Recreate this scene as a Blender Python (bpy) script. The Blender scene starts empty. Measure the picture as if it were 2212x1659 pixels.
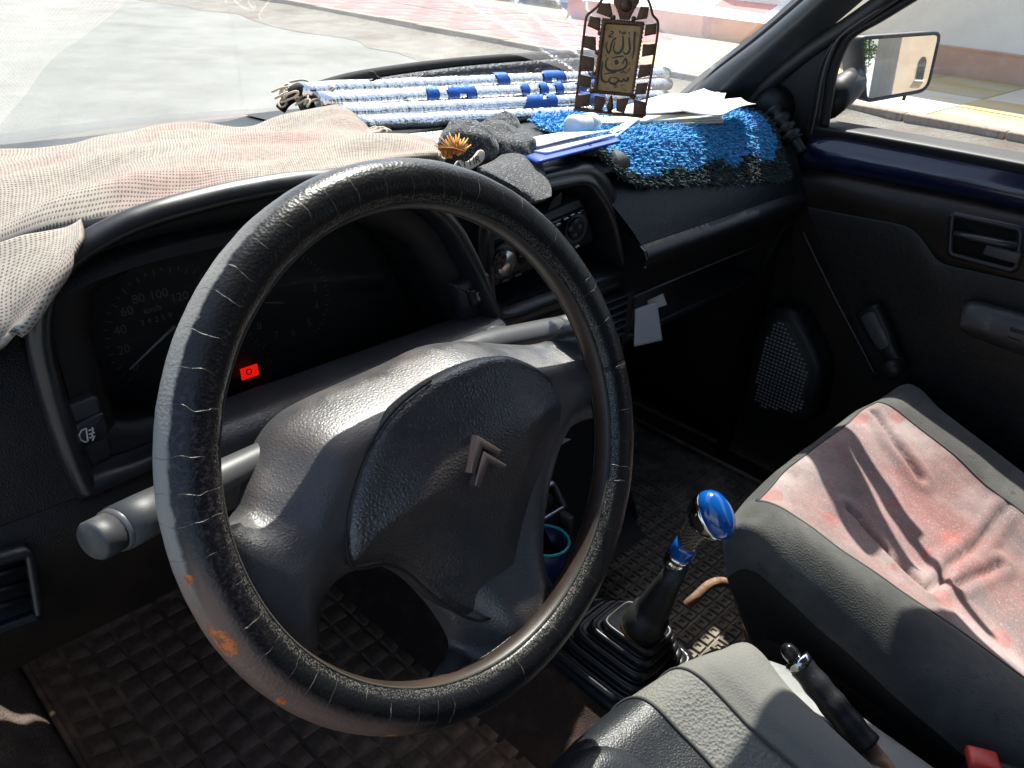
import bpy, bmesh, math, random
from mathutils import Vector, Matrix, noise
random.seed(7)
sc = bpy.context.scene
col = sc.collection
V = Vector
# ------------------------------------------------------------------ camera
# car axes: X to the passenger side, Y forward, Z up, metres
AX = ((0.69722429, -0.31481568, 0.64402592), (-0.71398931, -0.38519654, 0.58467332), (0.06401223, -0.86747606, -0.49334341))
CAM = V((0, 0, 1.12)); FPX = 1700.0
cd = bpy.data.cameras.new('camera'); cam = bpy.data.objects.new('camera', cd); col.objects.link(cam)
cd.sensor_width = 36; cd.lens = 36 * FPX / 2212; cd.clip_start = 0.01; cd.clip_end = 800
cam.matrix_world = Matrix(((AX[0][0], -AX[0][1], -AX[0][2], CAM[0]), (AX[1][0], -AX[1][1], -AX[1][2], CAM[1]), (AX[2][0], -AX[2][1], -AX[2][2], CAM[2]), (0, 0, 0, 1)))
sc.camera = cam
# ------------------------------------------------------------------ light
SUN = V((0.48, 0.37, 1.0)).normalized()          # towards the sun
w = bpy.data.worlds.new('World'); sc.world = w; w.use_nodes = True
nt = w.node_tree; bg = nt.nodes['Background']; sky = nt.nodes.new('ShaderNodeTexSky'); sky.sky_type = 'NISHITA'
sky.sun_disc = False; sky.sun_elevation = math.asin(SUN.z); sky.sun_rotation = math.atan2(SUN.x, SUN.y)
sky.air_density = 1.0; sky.dust_density = 2.0
nt.links.new(sky.outputs[0], bg.inputs[0]); bg.inputs[1].default_value = 0.12
sl = bpy.data.lights.new('sun', 'SUN'); sl.energy = 4.6; sl.angle = math.radians(0.5); sl.color = (1, 0.95, 0.88)
so = bpy.data.objects.new('sun', sl); col.objects.link(so); so.rotation_euler = (-SUN).to_track_quat('-Z', 'Y').to_euler()
vs = sc.view_settings; vs.view_transform = 'Standard'; vs.look = 'None'; vs.exposure = 1.25; vs.gamma = 1; vs.use_curve_mapping = False
sc.cycles.max_bounces = 8; sc.cycles.transparent_max_bounces = 16; sc.cycles.diffuse_bounces = 4; sc.cycles.glossy_bounces = 4
sc.cycles.sample_clamp_indirect = 6; sc.cycles.caustics_reflective = False; sc.cycles.caustics_refractive = False
# ------------------------------------------------------------------ helpers: survey of the cabin (image point + one known plane -> point in the car)
def ray(x, y):
    d = (x - 1106.0, y - 829.5, FPX); return V([sum(AX[i][k] * d[k] for k in range(3)) for i in range(3)])
def onx(x, y, X): d = ray(x, y); return CAM + d * ((X - CAM.x) / d.x)
def ony(x, y, Y): d = ray(x, y); return CAM + d * ((Y - CAM.y) / d.y)
def onz(x, y, Z): d = ray(x, y); return CAM + d * ((Z - CAM.z) / d.z)
def onp(x, y, O, N): d = ray(x, y); return CAM + d * ((O - CAM).dot(N) / d.dot(N))
# ------------------------------------------------------------------ helpers: objects
def tag(o, label=None, cat=None, group=None, kind=None):
    if label: o['label'] = label
    if cat: o['category'] = cat
    if group: o['group'] = group
    if kind: o['kind'] = kind
    return o
OFF = {}
def thing(name, label, cat, loc=(0, 0, 0), group=None, kind=None):
    o = bpy.data.objects.new(name, None); col.objects.link(o); o.location = loc; o.empty_display_size = .05
    OFF[o.name] = V(loc); return tag(o, label, cat, group, kind)
def mk(name, vf, m, parent=None, smooth=True, uv=None, loc=None, fm=None, mats=None, label=None):
    vs_, fs = vf[0], vf[1]
    if uv is None and len(vf) > 2: uv = vf[2]
    off = V((0, 0, 0))
    if parent is not None: off = OFF[parent.name]
    elif loc is not None: off = V(loc)
    me = bpy.data.meshes.new(name)
    me.from_pydata([tuple(V(p) - off) for p in vs_], [], [tuple(f) for f in fs])
    for mm in (mats or [m]): me.materials.append(mm)
    if smooth: me.polygons.foreach_set('use_smooth', [True] * len(me.polygons))
    if fm: me.polygons.foreach_set('material_index', fm)
    if uv:
        l = me.uv_layers.new(name='UVMap')
        for lp in me.loops: l.data[lp.index].uv = uv[lp.vertex_index]
    me.validate(); me.update()
    o = bpy.data.objects.new(name, me); col.objects.link(o); OFF[o.name] = off
    if parent is not None: o.parent = parent
    elif loc is not None: o.location = loc
    if label: o['label'] = label
    return o
def autosmooth(o, ang=35):
    bm = bmesh.new(); bm.from_mesh(o.data); a = math.radians(ang)
    for e in bm.edges:
        if len(e.link_faces) == 2 and e.calc_face_angle(0) > a: e.smooth = False
    bm.to_mesh(o.data); bm.free(); return o
def recalc(o):
    bm = bmesh.new(); bm.from_mesh(o.data); bmesh.ops.recalc_face_normals(bm, faces=bm.faces); bm.to_mesh(o.data); bm.free(); return o
def solid(o, t, offset=-1):
    md = o.modifiers.new('thickness', 'SOLIDIFY'); md.thickness = t; md.offset = offset; md.use_even_offset = False; return o
def join(*parts):
    v, f = [], []
    for p in parts:
        n = len(v); v += [V(a) for a in p[0]]; f += [tuple(i + n for i in q) for q in p[1]]
    return v, f
def crom(pts, n=6, closed=False):
    pts = [V(p) for p in pts]; out = []; N = len(pts)
    if N < 3 and not closed: 
        return [pts[0].lerp(pts[1], i / n) for i in range(n + 1)]
    segs = N if closed else N - 1
    for i in range(segs):
        if closed: p0, p1, p2, p3 = pts[i - 1], pts[i], pts[(i + 1) % N], pts[(i + 2) % N]
        else: p0, p1, p2, p3 = pts[max(i - 1, 0)], pts[i], pts[i + 1], pts[min(i + 2, N - 1)]
        for k in range(n):
            t = k / n; t2 = t * t; t3 = t2 * t
            out.append(0.5 * ((2 * p1) + (p2 - p0) * t + (2 * p0 - 5 * p1 + 4 * p2 - p3) * t2 + (3 * p1 - p0 - 3 * p2 + p3) * t3))
    if not closed: out.append(pts[-1])
    return out
def loft(rings, closed=True, cap=True, uv=False):
    v, f, t = [], [], []; n = len(rings[0]); R = len(rings)
    for i, r in enumerate(rings):
        for k, p in enumerate(r): v.append(V(p)); t.append((k / n, i / max(R - 1, 1)))
    for i in range(R - 1):
        for k in range(n if closed else n - 1):
            a = i * n + k; b = i * n + (k + 1) % n; f.append((a, b, b + n, a + n))
    if cap and closed: f.append(tuple(range(n))[::-1]); f.append(tuple(range((R - 1) * n, R * n)))
    return (v, f, t) if uv else (v, f)
def tube(pts, r, seg=12, cap=True, closed=False, flat=1.0, up=None):
    pts = [V(p) for p in pts]; N = len(pts); rr = r if isinstance(r, (list, tuple)) else [r] * N
    rings = []; prev = None
    for i in range(N):
        if closed: tdir = (pts[(i + 1) % N] - pts[i - 1])
        else: tdir = (pts[min(i + 1, N - 1)] - pts[max(i - 1, 0)])
        if tdir.length < 1e-9: tdir = V((0, 0, 1))
        tdir.normalize()
        if prev is None:
            u = V(up) if up else (V((0, 0, 1)) if abs(tdir.z) < .9 else V((1, 0, 0)))
        else: u = prev
        s = tdir.cross(u).normalized(); u = s.cross(tdir).normalized(); prev = u
        rings.append([pts[i] + (s * math.cos(q) + u * math.sin(q) * flat) * rr[i] for q in [2 * math.pi * k / seg for k in range(seg)]])
    if closed: rings.append(rings[0])
    return loft(rings, True, cap and not closed)
def rbox(c, s, b=.004, rot=None, seg=2):
    bm = bmesh.new(); bmesh.ops.create_cube(bm, size=1)
    for q in bm.verts: q.co = V((q.co.x * s[0], q.co.y * s[1], q.co.z * s[2]))
    if b > 0: bmesh.ops.bevel(bm, geom=bm.edges[:], offset=b, segments=seg, affect='EDGES', profile=.5)
    bm.verts.index_update(); c = V(c)
    v = [c + (rot @ q.co if rot else q.co) for q in bm.verts]; f = [tuple(q.index for q in p.verts) for p in bm.faces]; bm.free()
    return v, f
def area2(p): return .5 * sum(p[i][0] * p[(i + 1) % len(p)][1] - p[(i + 1) % len(p)][0] * p[i][1] for i in range(len(p)))
def off2(poly, d):   # positive d: inwards
    if abs(area2(poly)) < 1e-12: return poly
    s = 1 if area2(poly) > 0 else -1; n = len(poly); out = []
    for i in range(n):
        a, p, c = V(poly[i - 1]), V(poly[i]), V(poly[(i + 1) % n])
        e1 = (p - a); e2 = (c - p)
        if e1.length > 1e-9: e1.normalize()
        if e2.length > 1e-9: e2.normalize()
        nn = V((-(e1.y + e2.y), e1.x + e2.x)) * s
        L = nn.length
        if L < 1e-6: out.append(tuple(p)); continue
        nn /= L; c2 = max(.5, nn.dot(V((-e1.y, e1.x)) * s)); dd = d[i] if isinstance(d, list) else d
        out.append(tuple(p + nn * dd / c2))
    return out
def rnd2(poly, n=4): return [(p.x, p.y) for p in crom([V((a, b, 0)) for a, b in poly], n, True)]
def corner2(poly, r, n=4):   # rounded corners
    out = []; N = len(poly)
    for i in range(N):
        a, p, c = V(poly[i - 1]), V(poly[i]), V(poly[(i + 1) % N]); rr = r[i] if isinstance(r, (list, tuple)) else r
        d1 = (a - p); d2 = (c - p); q = min(rr, d1.length * .45, d2.length * .45); A = p + d1.normalized() * q; B = p + d2.normalized() * q
        for k in range(n + 1):
            t = k / n; out.append(tuple(A * (1 - t) ** 2 + p * 2 * t * (1 - t) + B * t * t))
    return out
def prism(poly, O, U, W, N, d, b=0.0, h0=0.0):
    O, U, W, N = V(O), V(U), V(W), V(N)
    if area2(poly) < 0: poly = poly[::-1]
    P = lambda q, h: [O + U * a + W * c + N * h for a, c in q]
    rings = [P(poly, h0)]
    if b > 0: rings += [P(poly, d - b), P(off2(poly, b * .35), d - b * .3), P(off2(poly, b), d)]
    else: rings += [P(poly, d)]
    v, f = loft(rings)
    if U.cross(W).dot(N) < 0: f = [q[::-1] for q in f]
    return v, f
def frame_prism(outer, inner, O, U, W, N, d):
    O, U, W, N = V(O), V(U), V(W), V(N); P = lambda q, h: [O + U * a + W * c + N * h for a, c in q]
    return loft([P(outer, 0), P(outer, d), P(inner, d), P(inner, 0), P(outer, 0)], True, False)
def patch(rows, su=6, sv=6, amp=0, fr=20, seed=0, namp=None):
    R = [crom(r, su) for r in rows]; C = list(zip(*R)); C = [crom(list(c), sv) for c in C]
    nu = len(C); nv = len(C[0]); v, uv = [], []
    up = [0]; 
    for i in range(1, nu): up.append(up[-1] + sum((C[i][j] - C[i - 1][j]).length for j in range(0, nv, max(1, nv // 5))) / len(range(0, nv, max(1, nv // 5))))
    vp = [0]
    for j in range(1, nv): vp.append(vp[-1] + sum((C[i][j] - C[i][j - 1]).length for i in range(0, nu, max(1, nu // 5))) / len(range(0, nu, max(1, nu // 5))))
    for i in range(nu):
        for j in range(nv):
            p = C[i][j].copy()
            if amp: p += noise.noise_vector(p * fr + V((seed, 0, 0))) * amp
            v.append(p); uv.append((up[i], vp[j]))
    f = [(i * nv + j, (i + 1) * nv + j, (i + 1) * nv + j + 1, i * nv + j + 1) for i in range(nu - 1) for j in range(nv - 1)]
    return v, f, uv
def seg_dist(p, a, b):
    ab = (b[0] - a[0], b[1] - a[1]); L = ab[0] ** 2 + ab[1] ** 2
    t = 0 if L == 0 else max(0, min(1, ((p[0] - a[0]) * ab[0] + (p[1] - a[1]) * ab[1]) / L))
    q = (a[0] + t * ab[0], a[1] + t * ab[1]); return math.hypot(p[0] - q[0], p[1] - q[1]), q
def inside(p, poly):
    c = False; n = len(poly); j = n - 1
    for i in range(n):
        if (poly[i][1] > p[1]) != (poly[j][1] > p[1]) and p[0] < (poly[j][0] - poly[i][0]) * (p[1] - poly[i][1]) / (poly[j][1] - poly[i][1]) + poly[i][0]: c = not c
        j = i
    return c
def inflate(poly, hfun, O, U, W, N, res=.004, skirt=.02, hb=None):
    """relief over a closed outline; hfun(u, v, distance to the edge, height of the nearest edge) gives the height"""
    from mathutils.geometry import delaunay_2d_cdt
    O, U, W, N = V(O), V(U), V(W), V(N)
    if area2(poly) < 0: poly = poly[::-1]; hb = hb[::-1] if hb else None
    n = len(poly); hb = hb or [0] * n
    xs = [p[0] for p in poly]; ys = [p[1] for p in poly]
    pts = [V(p) for p in poly]; info = [(0, hb[i]) for i in range(n)]
    for i in range(int((max(xs) - min(xs)) / res) + 1):
        for j in range(int((max(ys) - min(ys)) / res) + 1):
            p = (min(xs) + (i + .5 * (j % 2)) * res, min(ys) + j * res)
            if not inside(p, poly): continue
            ds = sorted((seg_dist(p, poly[k - 1], poly[k])[0], k) for k in range(n))[:1]; d, k = ds[0]
            if d < res * .55: continue
            # edge height averaged over the near outline, so the relief stays smooth
            sw = sh_ = 0
            for q in range(n):
                dq = (p[0] - poly[q][0]) ** 2 + (p[1] - poly[q][1]) ** 2; wq = 1 / (dq * dq + 1e-9); sw += wq; sh_ += wq * hb[q]
            pts.append(V(p)); info.append((d, sh_ / sw))
    vo, eo, fo2, ov, oe, of = delaunay_2d_cdt(pts, [(i, (i + 1) % n) for i in range(n)], [list(range(n))], 1, 1e-7)
    v = []
    for k, q in enumerate(vo):
        if ov[k]: d, h = info[min(ov[k]) if min(ov[k]) < n else ov[k][0]]
        else:
            d, kk = min((seg_dist((q.x, q.y), poly[i - 1], poly[i])[0], i) for i in range(n)); h = hb[kk]
        v.append(O + U * q.x + W * q.y + N * hfun(q.x, q.y, d, h))
    f = [tuple(q) for q in fo2]; bnd = {}
    for q in f:
        for a, b in zip(q, q[1:] + q[:1]):
            key = (min(a, b), max(a, b)); bnd[key] = None if key in bnd else (a, b)
    low = {}
    for e in [e for e in bnd.values() if e]:
        for a in e:
            if a not in low: low[a] = len(v); v.append(v[a] - N * skirt)
        f.append((e[1], e[0], low[e[0]], low[e[1]]))
    return v, f
def ribbon(pts, wd, O, U, W, N, h=0):
    pts = [V((a, b)) for a, b in pts]; v, f = [], []; n = len(pts)
    for i, p in enumerate(pts):
        t = (pts[min(i + 1, n - 1)] - pts[max(i - 1, 0)]).normalized(); s = V((-t.y, t.x)); ww = wd[i] if isinstance(wd, list) else wd
        for sg in (1, -1):
            q = p + s * ww * .5 * sg; v.append(V(O) + V(U) * q.x + V(W) * q.y + V(N) * h)
    f = [(2 * i, 2 * i + 1, 2 * i + 3, 2 * i + 2) for i in range(n - 1)]
    return v, f
def text_mesh(s, size, O, U, W, ext=0, align='CENTER', space=1.0):
    cu = bpy.data.curves.new('lettering', 'FONT'); cu.body = s; cu.size = size; cu.align_x = align; cu.align_y = 'CENTER'; cu.extrude = ext; cu.resolution_u = 3; cu.space_line = space
    o = bpy.data.objects.new('lettering', cu); col.objects.link(o); dg = bpy.context.evaluated_depsgraph_get(); me = bpy.data.meshes.new_from_object(o.evaluated_get(dg))
    O, U, W = V(O), V(U), V(W); N = U.cross(W)
    v = [O + U * p.co.x + W * p.co.y + N * p.co.z for p in me.vertices]; f = [tuple(p.vertices) for p in me.polygons]
    bpy.data.objects.remove(o); bpy.data.curves.remove(cu); bpy.data.meshes.remove(me); return v, f
# ------------------------------------------------------------------ helpers: materials
def NT(name):
    m = bpy.data.materials.new(name); m.use_nodes = True; t = m.node_tree; return m, t, t.nodes['Principled BSDF']
class NB:
    def __init__(s, t, coord='Object'):
        s.t = t; tc = t.nodes.new('ShaderNodeTexCoord'); s.co = tc.outputs[coord]
    def n(s, ty, **k):
        x = s.t.nodes.new('ShaderNode' + ty)
        for a, b in k.items(): setattr(x, a, b)
        return x
    def lk(s, a, b): s.t.links.new(a, b)
    def noise(s, scale, detail=3, rough=.6, vec=None, dist=0):
        x = s.n('TexNoise'); x.inputs['Scale'].default_value = scale; x.inputs['Detail'].default_value = detail; x.inputs['Roughness'].default_value = rough; x.inputs['Distortion'].default_value = dist
        s.lk(vec or s.co, x.inputs['Vector']); return x.outputs['Fac']
    def vor(s, scale, feature='F1', vec=None, rnd=1.0):
        x = s.n('TexVoronoi'); x.feature = feature; x.inputs['Scale'].default_value = scale; x.inputs['Randomness'].default_value = rnd
        s.lk(vec or s.co, x.inputs['Vector']); return x.outputs['Distance']
    def mr(s, v, a, b, c=0., d=1.):
        x = s.n('MapRange'); s.lk(v, x.inputs[0])
        for i, q in enumerate((a, b, c, d)): x.inputs[i + 1].default_value = q
        return x.outputs[0]
    def ma(s, op, a, b=None, c=None):
        x = s.n('Math', operation=op)
        for i, q in enumerate((a, b, c)):
            if q is None: continue
            if isinstance(q, (int, float)): x.inputs[i].default_value = q
            else: s.lk(q, x.inputs[i])
        return x.outputs[0]
    def mix(s, f, a, b):
        x = s.n('Mix', data_type='RGBA')
        for sock, q in ((x.inputs[0], f), (x.inputs[6], a), (x.inputs[7], b)):
            if isinstance(q, (int, float)): sock.default_value = q
            elif isinstance(q, (tuple, list)): sock.default_value = (*q[:3], 1)
            else: s.lk(q, sock)
        return x.outputs[2]
    def bump(s, h, strength=.3, dist=.001, prev=None):
        x = s.n('Bump'); x.inputs['Strength'].default_value = strength; x.inputs['Distance'].default_value = dist; s.lk(h, x.inputs['Height'])
        if prev: s.lk(prev, x.inputs['Normal'])
        return x.outputs[0]
    def sep(s, vec=None):
        x = s.n('SeparateXYZ'); s.lk(vec or s.co, x.inputs[0]); return x.outputs
def P(name, c, rough=.5, metal=0., spec=.5, var=(), bumps=(), rvar=None, coat=0., coord='Object', sheen=0.):
    """var: (scale, colour, lo, hi) layers of colour; bumps: (kind, scale, strength, distance)"""
    m, t, b = NT(name); B = NB(t, coord); cs = c
    for q in var:
        cs = B.mix(B.mr(B.noise(q[0], 4, .65), q[2], q[3]), cs, q[1])
    if isinstance(cs, tuple): b.inputs['Base Color'].default_value = (*cs, 1)
    else: B.lk(cs, b.inputs['Base Color'])
    if rvar: B.lk(B.mr(B.noise(rvar[0], 3), .35, .65, rough, rvar[1]), b.inputs['Roughness'])
    else: b.inputs['Roughness'].default_value = rough
    b.inputs['Metallic'].default_value = metal; b.inputs['Specular IOR Level'].default_value = spec; b.inputs['Coat Weight'].default_value = coat
    b.inputs['Coat Roughness'].default_value = .08; b.inputs['Sheen Weight'].default_value = sheen
    nrm = None
    for k, s_, st, di in bumps:
        h = B.noise(s_, 4) if k == 'n' else B.vor(s_, 'DISTANCE_TO_EDGE') if k == 'e' else B.vor(s_)
        nrm = B.bump(h, st, di, nrm)
    if nrm: B.lk(nrm, b.inputs['Normal'])
    return m
DUST = (.022, .021, .020)
mPl = P('black plastic', (.0055, .0055, .0065), .42, spec=.32, var=((55, DUST, .62, .85), (900, (.16, .15, .14), .70, .78)), bumps=(('n', 1400, .25, .0004),), rvar=(40, .55))
mPlS = P('satin black plastic', (.011, .012, .015), .28, var=((70, DUST, .66, .9),), bumps=(('n', 1800, .12, .0003),), rvar=(30, .42))
mVin = P('wrinkled dash vinyl', (.005, .0054, .006), .42, spec=.34, var=((30, (.011, .0105, .010), .5, .8), (1100, (.14, .13, .12), .70, .78)), bumps=(('e', 420, .5, .0006), ('e', 95, .35, .0012), ('n', 1200, .2, .0004)))
mVinB = P('brown stained vinyl', (.006, .005, .0044), .40, spec=.34, var=((9, (.022, .0135, .009), .42, .72), (600, (.05, .04, .035), .68, .8)), bumps=(('e', 500, .5, .0006), ('n', 1200, .2, .0004)))
mBlk = P('matt black', (.006, .006, .006), .6)
mRub = P('rubber seal', (.014, .014, .014), .55, bumps=(('n', 500, .3, .0005),))
mHub = P('charcoal wheel leather', (.050, .050, .053), .30, spec=.9, var=((12, (.055, .040, .035), .46, .70), (260, (.085, .08, .08), .64, .75)), bumps=(('e', 330, .55, .0007), ('n', 900, .25, .0004)), rvar=(25, .52))
mRimI = P('brown worn rim', (.022, .015, .012), .42, var=((8, (.06, .036, .026), .4, .7), (400, (.10, .08, .07), .68, .8)), bumps=(('n', 800, .3, .0004),))
mPadW = P('airbag pad leather', (.030, .030, .033), .27, spec=.9, var=((9, (.050, .034, .028), .46, .70), (420, (.07, .065, .068), .66, .8)), bumps=(('e', 300, .8, .0008), ('e', 700, .4, .0004)), rvar=(18, .42))
mEmb = P('emblem plastic', (.10, .075, .07), .35, bumps=(('n', 900, .2, .0003),))
mGrey = P('grey stalk plastic', (.07, .07, .072), .38, var=((60, (.16, .155, .15), .6, .85),), bumps=(('n', 1500, .2, .0003),))
mGreyD = P('dark grey plastic', (.035, .036, .038), .5, var=((40, (.10, .098, .09), .55, .8),), bumps=(('n', 1200, .2, .0004),))
mGreyL = P('light grey console plastic', (.20, .205, .205), .5, var=((30, (.34, .33, .31), .5, .75), (200, (.08, .08, .08), .66, .75)), bumps=(('n', 700, .2, .0005),))
mMark = P('pale icon paint', (.62, .60, .56), .6)
mDim = P('grey dial print', (.09, .09, .09), .6)
mSil = P('silver knob', (.55, .53, .48), .25, metal=.85)
mChr = P('chrome', (.75, .75, .76), .08, metal=1.0)
mStl = P('bare steel', (.42, .42, .43), .35, metal=.9, bumps=(('n', 600, .2, .0003),))
mRust = P('rusty steel', (.16, .085, .05), .75, var=((90, (.30, .18, .12), .45, .65), (300, (.05, .03, .02), .6, .7)), bumps=(('n', 300, .6, .001),))
mPaint = P('dark blue car paint', (.004, .006, .032), .24, coat=.8, var=((14, (.008, .010, .045), .55, .8), (300, (.05, .05, .07), .70, .8)))
mKnob = P('blue lacquer', (.004, .085, .36), .10, coat=1.0)
mAmber = P('amber band', (.55, .24, .03), .3, metal=.4)
mPaper = P('white paper', (.78, .78, .78), .7, var=((18, (.66, .66, .68), .5, .8),), bumps=(('n', 60, .3, .001),))
mPaperY = P('old paper', (.66, .62, .52), .75, var=((25, (.50, .46, .38), .5, .8),))
mPaperB = P('bluish paper', (.55, .60, .82), .6, var=((14, (.72, .74, .86), .45, .6),))
mBlueC = P('blue folder card', (.02, .07, .36), .45)
mRed = P('red print', (.62, .04, .03), .45)
mInk = P('black ink', (.03, .03, .035), .6)
mBot = P('white bottle plastic', (.72, .74, .78), .35)
mCord = P('cotton thread', (.58, .49, .38), .85, bumps=(('n', 900, .5, .0008),))
mWool = P('speckled grey wool', (.040, .041, .044), .9, var=((420, (.26, .26, .27), .54, .62), (800, (.006, .006, .007), .56, .64)), bumps=(('n', 420, 1.0, .0016),), sheen=.2)
mOrg = P('orange embroidery', (.75, .33, .06), .75, bumps=(('n', 700, .6, .001),), var=((160, (.80, .52, .22), .5, .7),))
mOrgD = P('rust embroidery', (.42, .12, .02), .75)
mCream = P('cream embroidery', (.72, .62, .50), .8)
mSeatG = P('grey seat cloth', (.042, .042, .039), .88, var=((9, (.10, .097, .09), .45, .75), (70, (.014, .014, .014), .6, .8)), bumps=(('c', 520, .5, .0008),), sheen=.15)
mSeatL = P('light grey seat cloth', (.15, .147, .133), .9, var=((7, (.20, .193, .175), .4, .7),), bumps=(('c', 480, .5, .0008),), sheen=.15)
mSeatR_ = None
mLea = P('black leather cushion', (.016, .018, .022), .44, var=((200, (.05, .052, .056), .6, .75),), bumps=(('e', 330, .7, .0007), ('n', 60, .3, .001)))
mSeam = P('seam piping', (.05, .05, .048), .8)
mCarp = P('brown dusty carpet', (.030, .016, .011), .95, var=((35, (.075, .042, .028), .5, .75), (500, (.25, .19, .15), .70, .76)), bumps=(('n', 500, 1.0, .002),))
mMat = P('black rubber mat', (.085, .056, .039), .75, spec=.15, var=((14, (.24, .16, .11), .42, .68), (260, (.28, .23, .19), .68, .78)), bumps=(('n', 300, .5, .0008),), rvar=(30, .75))
mMatG = P('grey rubber mat', (.13, .112, .092), .7, spec=.2, var=((16, (.29, .25, .20), .42, .68), (260, (.40, .35, .28), .69, .78)), bumps=(('n', 300, .5, .0008),), rvar=(30, .7))
mFleB = P('blue fleece', (.012, .25, .60), .85, var=((60, (.04, .42, .75), .4, .7),), sheen=.4)
mFleD = P('dark fleece', (.010, .026, .025), .9, var=((50, (.03, .062, .06), .42, .7),), sheen=.15)
mBrz = P('brown bronze', (.11, .064, .042), .35, metal=.7, var=((300, (.16, .10, .07), .55, .7),), bumps=(('n', 500, .7, .001),))
mGold = P('aged gold panel', (.40, .25, .11), .45, metal=.2, var=((130, (.22, .13, .055), .5, .72), (40, (.46, .33, .18), .5, .7)), bumps=(('n', 300, .4, .0006),))
mGlyph = P('dark lettering', (.035, .018, .010), .4)
mHead = P('roof lining', (.16, .155, .145), .9)
# special materials
def glass_mat(name, tint, dust, gl=1.0):
    m, t, b = NT(name); B = NB(t); t.nodes.remove(b); out = t.nodes['Material Output']
    tr = B.n('BsdfTransparent'); tr.inputs[0].default_value = (*tint, 1); g = B.n('BsdfGlossy'); g.inputs['Roughness'].default_value = .02; g.inputs['Color'].default_value = (gl, gl, gl, 1)
    d = B.n('BsdfTranslucent'); d.inputs['Color'].default_value = (.8, .8, .78, 1); lw = B.n('LayerWeight'); lw.inputs[0].default_value = .5; fz = B.ma('MULTIPLY_ADD', B.ma('POWER', lw.outputs['Facing'], 5.0), .9, .07)
    m1 = B.n('MixShader'); m2 = B.n('MixShader'); B.lk(fz, m1.inputs[0]); B.lk(tr.outputs[0], m1.inputs[1]); B.lk(g.outputs[0], m1.inputs[2])
    B.lk(B.mr(B.noise(6, 5, .7), .3, .75, dust * .4, dust * 1.6), m2.inputs[0]); B.lk(m1.outputs[0], m2.inputs[1]); B.lk(d.outputs[0], m2.inputs[2]); B.lk(m2.outputs[0], out.inputs[0])
    return m
mGlass = glass_mat('dusty windscreen glass', (.93, .97, .95), .07)
mGlassS = glass_mat('side window glass', (.97, .98, .97), .008, .35)
mLens = glass_mat('instrument lens', (.9, .9, .9), .0005, .04)
mAcr = glass_mat('clear acrylic', (.93, .90, .90), .03)
mMir = P('mirror silver', (.88, .88, .87), .01, metal=1.0)
def burlap():
    m, t, b = NT('pink burlap weave'); B = NB(t, 'UV'); o = B.co
    nz = B.n('TexNoise'); nz.inputs['Scale'].default_value = 9; B.lk(o, nz.inputs['Vector'])
    x = B.n('VectorMath', operation='MULTIPLY_ADD'); B.lk(nz.outputs['Color'], x.inputs[0]); x.inputs[1].default_value = (.012, .012, 0); B.lk(o, x.inputs[2])
    s = B.sep(x.outputs[0]); K = 2 * math.pi / .0026
    su = B.ma('SINE', B.ma('MULTIPLY', s[0], K)); sv = B.ma('SINE', B.ma('MULTIPLY', s[1], K * .9))
    g = B.ma('MULTIPLY', B.mr(su, -.5, 1), B.mr(sv, -.5, 1)); nv = B.noise(160, 3, .7, o)
    gap = B.mr(B.ma('ADD', g, B.ma('MULTIPLY', nv, 1.1)), .80, 1.12)
    pink = B.mr(B.noise(7, 3, .6, o), .46, .62); base = B.mix(pink, (.36, .325, .282), (.38, .275, .245)); base = B.mix(B.mr(nv, .4, .7, 0, .5), base, (.26, .22, .19))
    def yarn(sx, sy):
        q = B.n('VectorMath', operation='MULTIPLY'); B.lk(x.outputs[0], q.inputs[0]); q.inputs[1].default_value = (sx, sy, 1); return B.noise(1, 2, .5, q.outputs[0])
    base = B.mix(B.mr(B.ma('MAXIMUM', yarn(900, 25), yarn(25, 900)), .55, .72, 0, .55), base, (.20, .155, .135))
    B.lk(B.mix(B.ma('MULTIPLY', gap, .85), base, (.12, .082, .07)), b.inputs['Base Color']); b.inputs['Roughness'].default_value = .9; b.inputs['Specular IOR Level'].default_value = .15
    B.lk(B.bump(B.ma('SUBTRACT', 1, gap), .6, .0012), b.inputs['Normal']); return m
mBur = burlap()
def foil():
    m, t, b = NT('silver bubble foil'); B = NB(t, 'Object'); mp = B.n('VectorMath', operation='MULTIPLY'); B.lk(B.co, mp.inputs[0]); mp.inputs[1].default_value = (1, .35, .35); v1 = B.vor(110, 'F1', mp.outputs[0]); n1 = B.noise(75, 2, .6, mp.outputs[0], dist=1.2)
    b.inputs['Base Color'].default_value = (.82, .82, .84, 1); b.inputs['Metallic'].default_value = 1.0; b.inputs['Roughness'].default_value = .2
    B.lk(B.bump(n1, .6, .006, B.bump(v1, .2, .003)), b.inputs['Normal']); return m
mFoil = foil()
mFoilB = P('blue print on foil', (.01, .10, .42), .35, metal=.2, bumps=(('n', 120, .5, .003),))
mFoilK = P('black woven edging', (.012, .012, .013), .8, bumps=(('n', 800, .6, .001),))
mFoilD = P('dark side of foil', (.03, .032, .04), .35, metal=.5, bumps=(('n', 150, .9, .004),))
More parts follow.
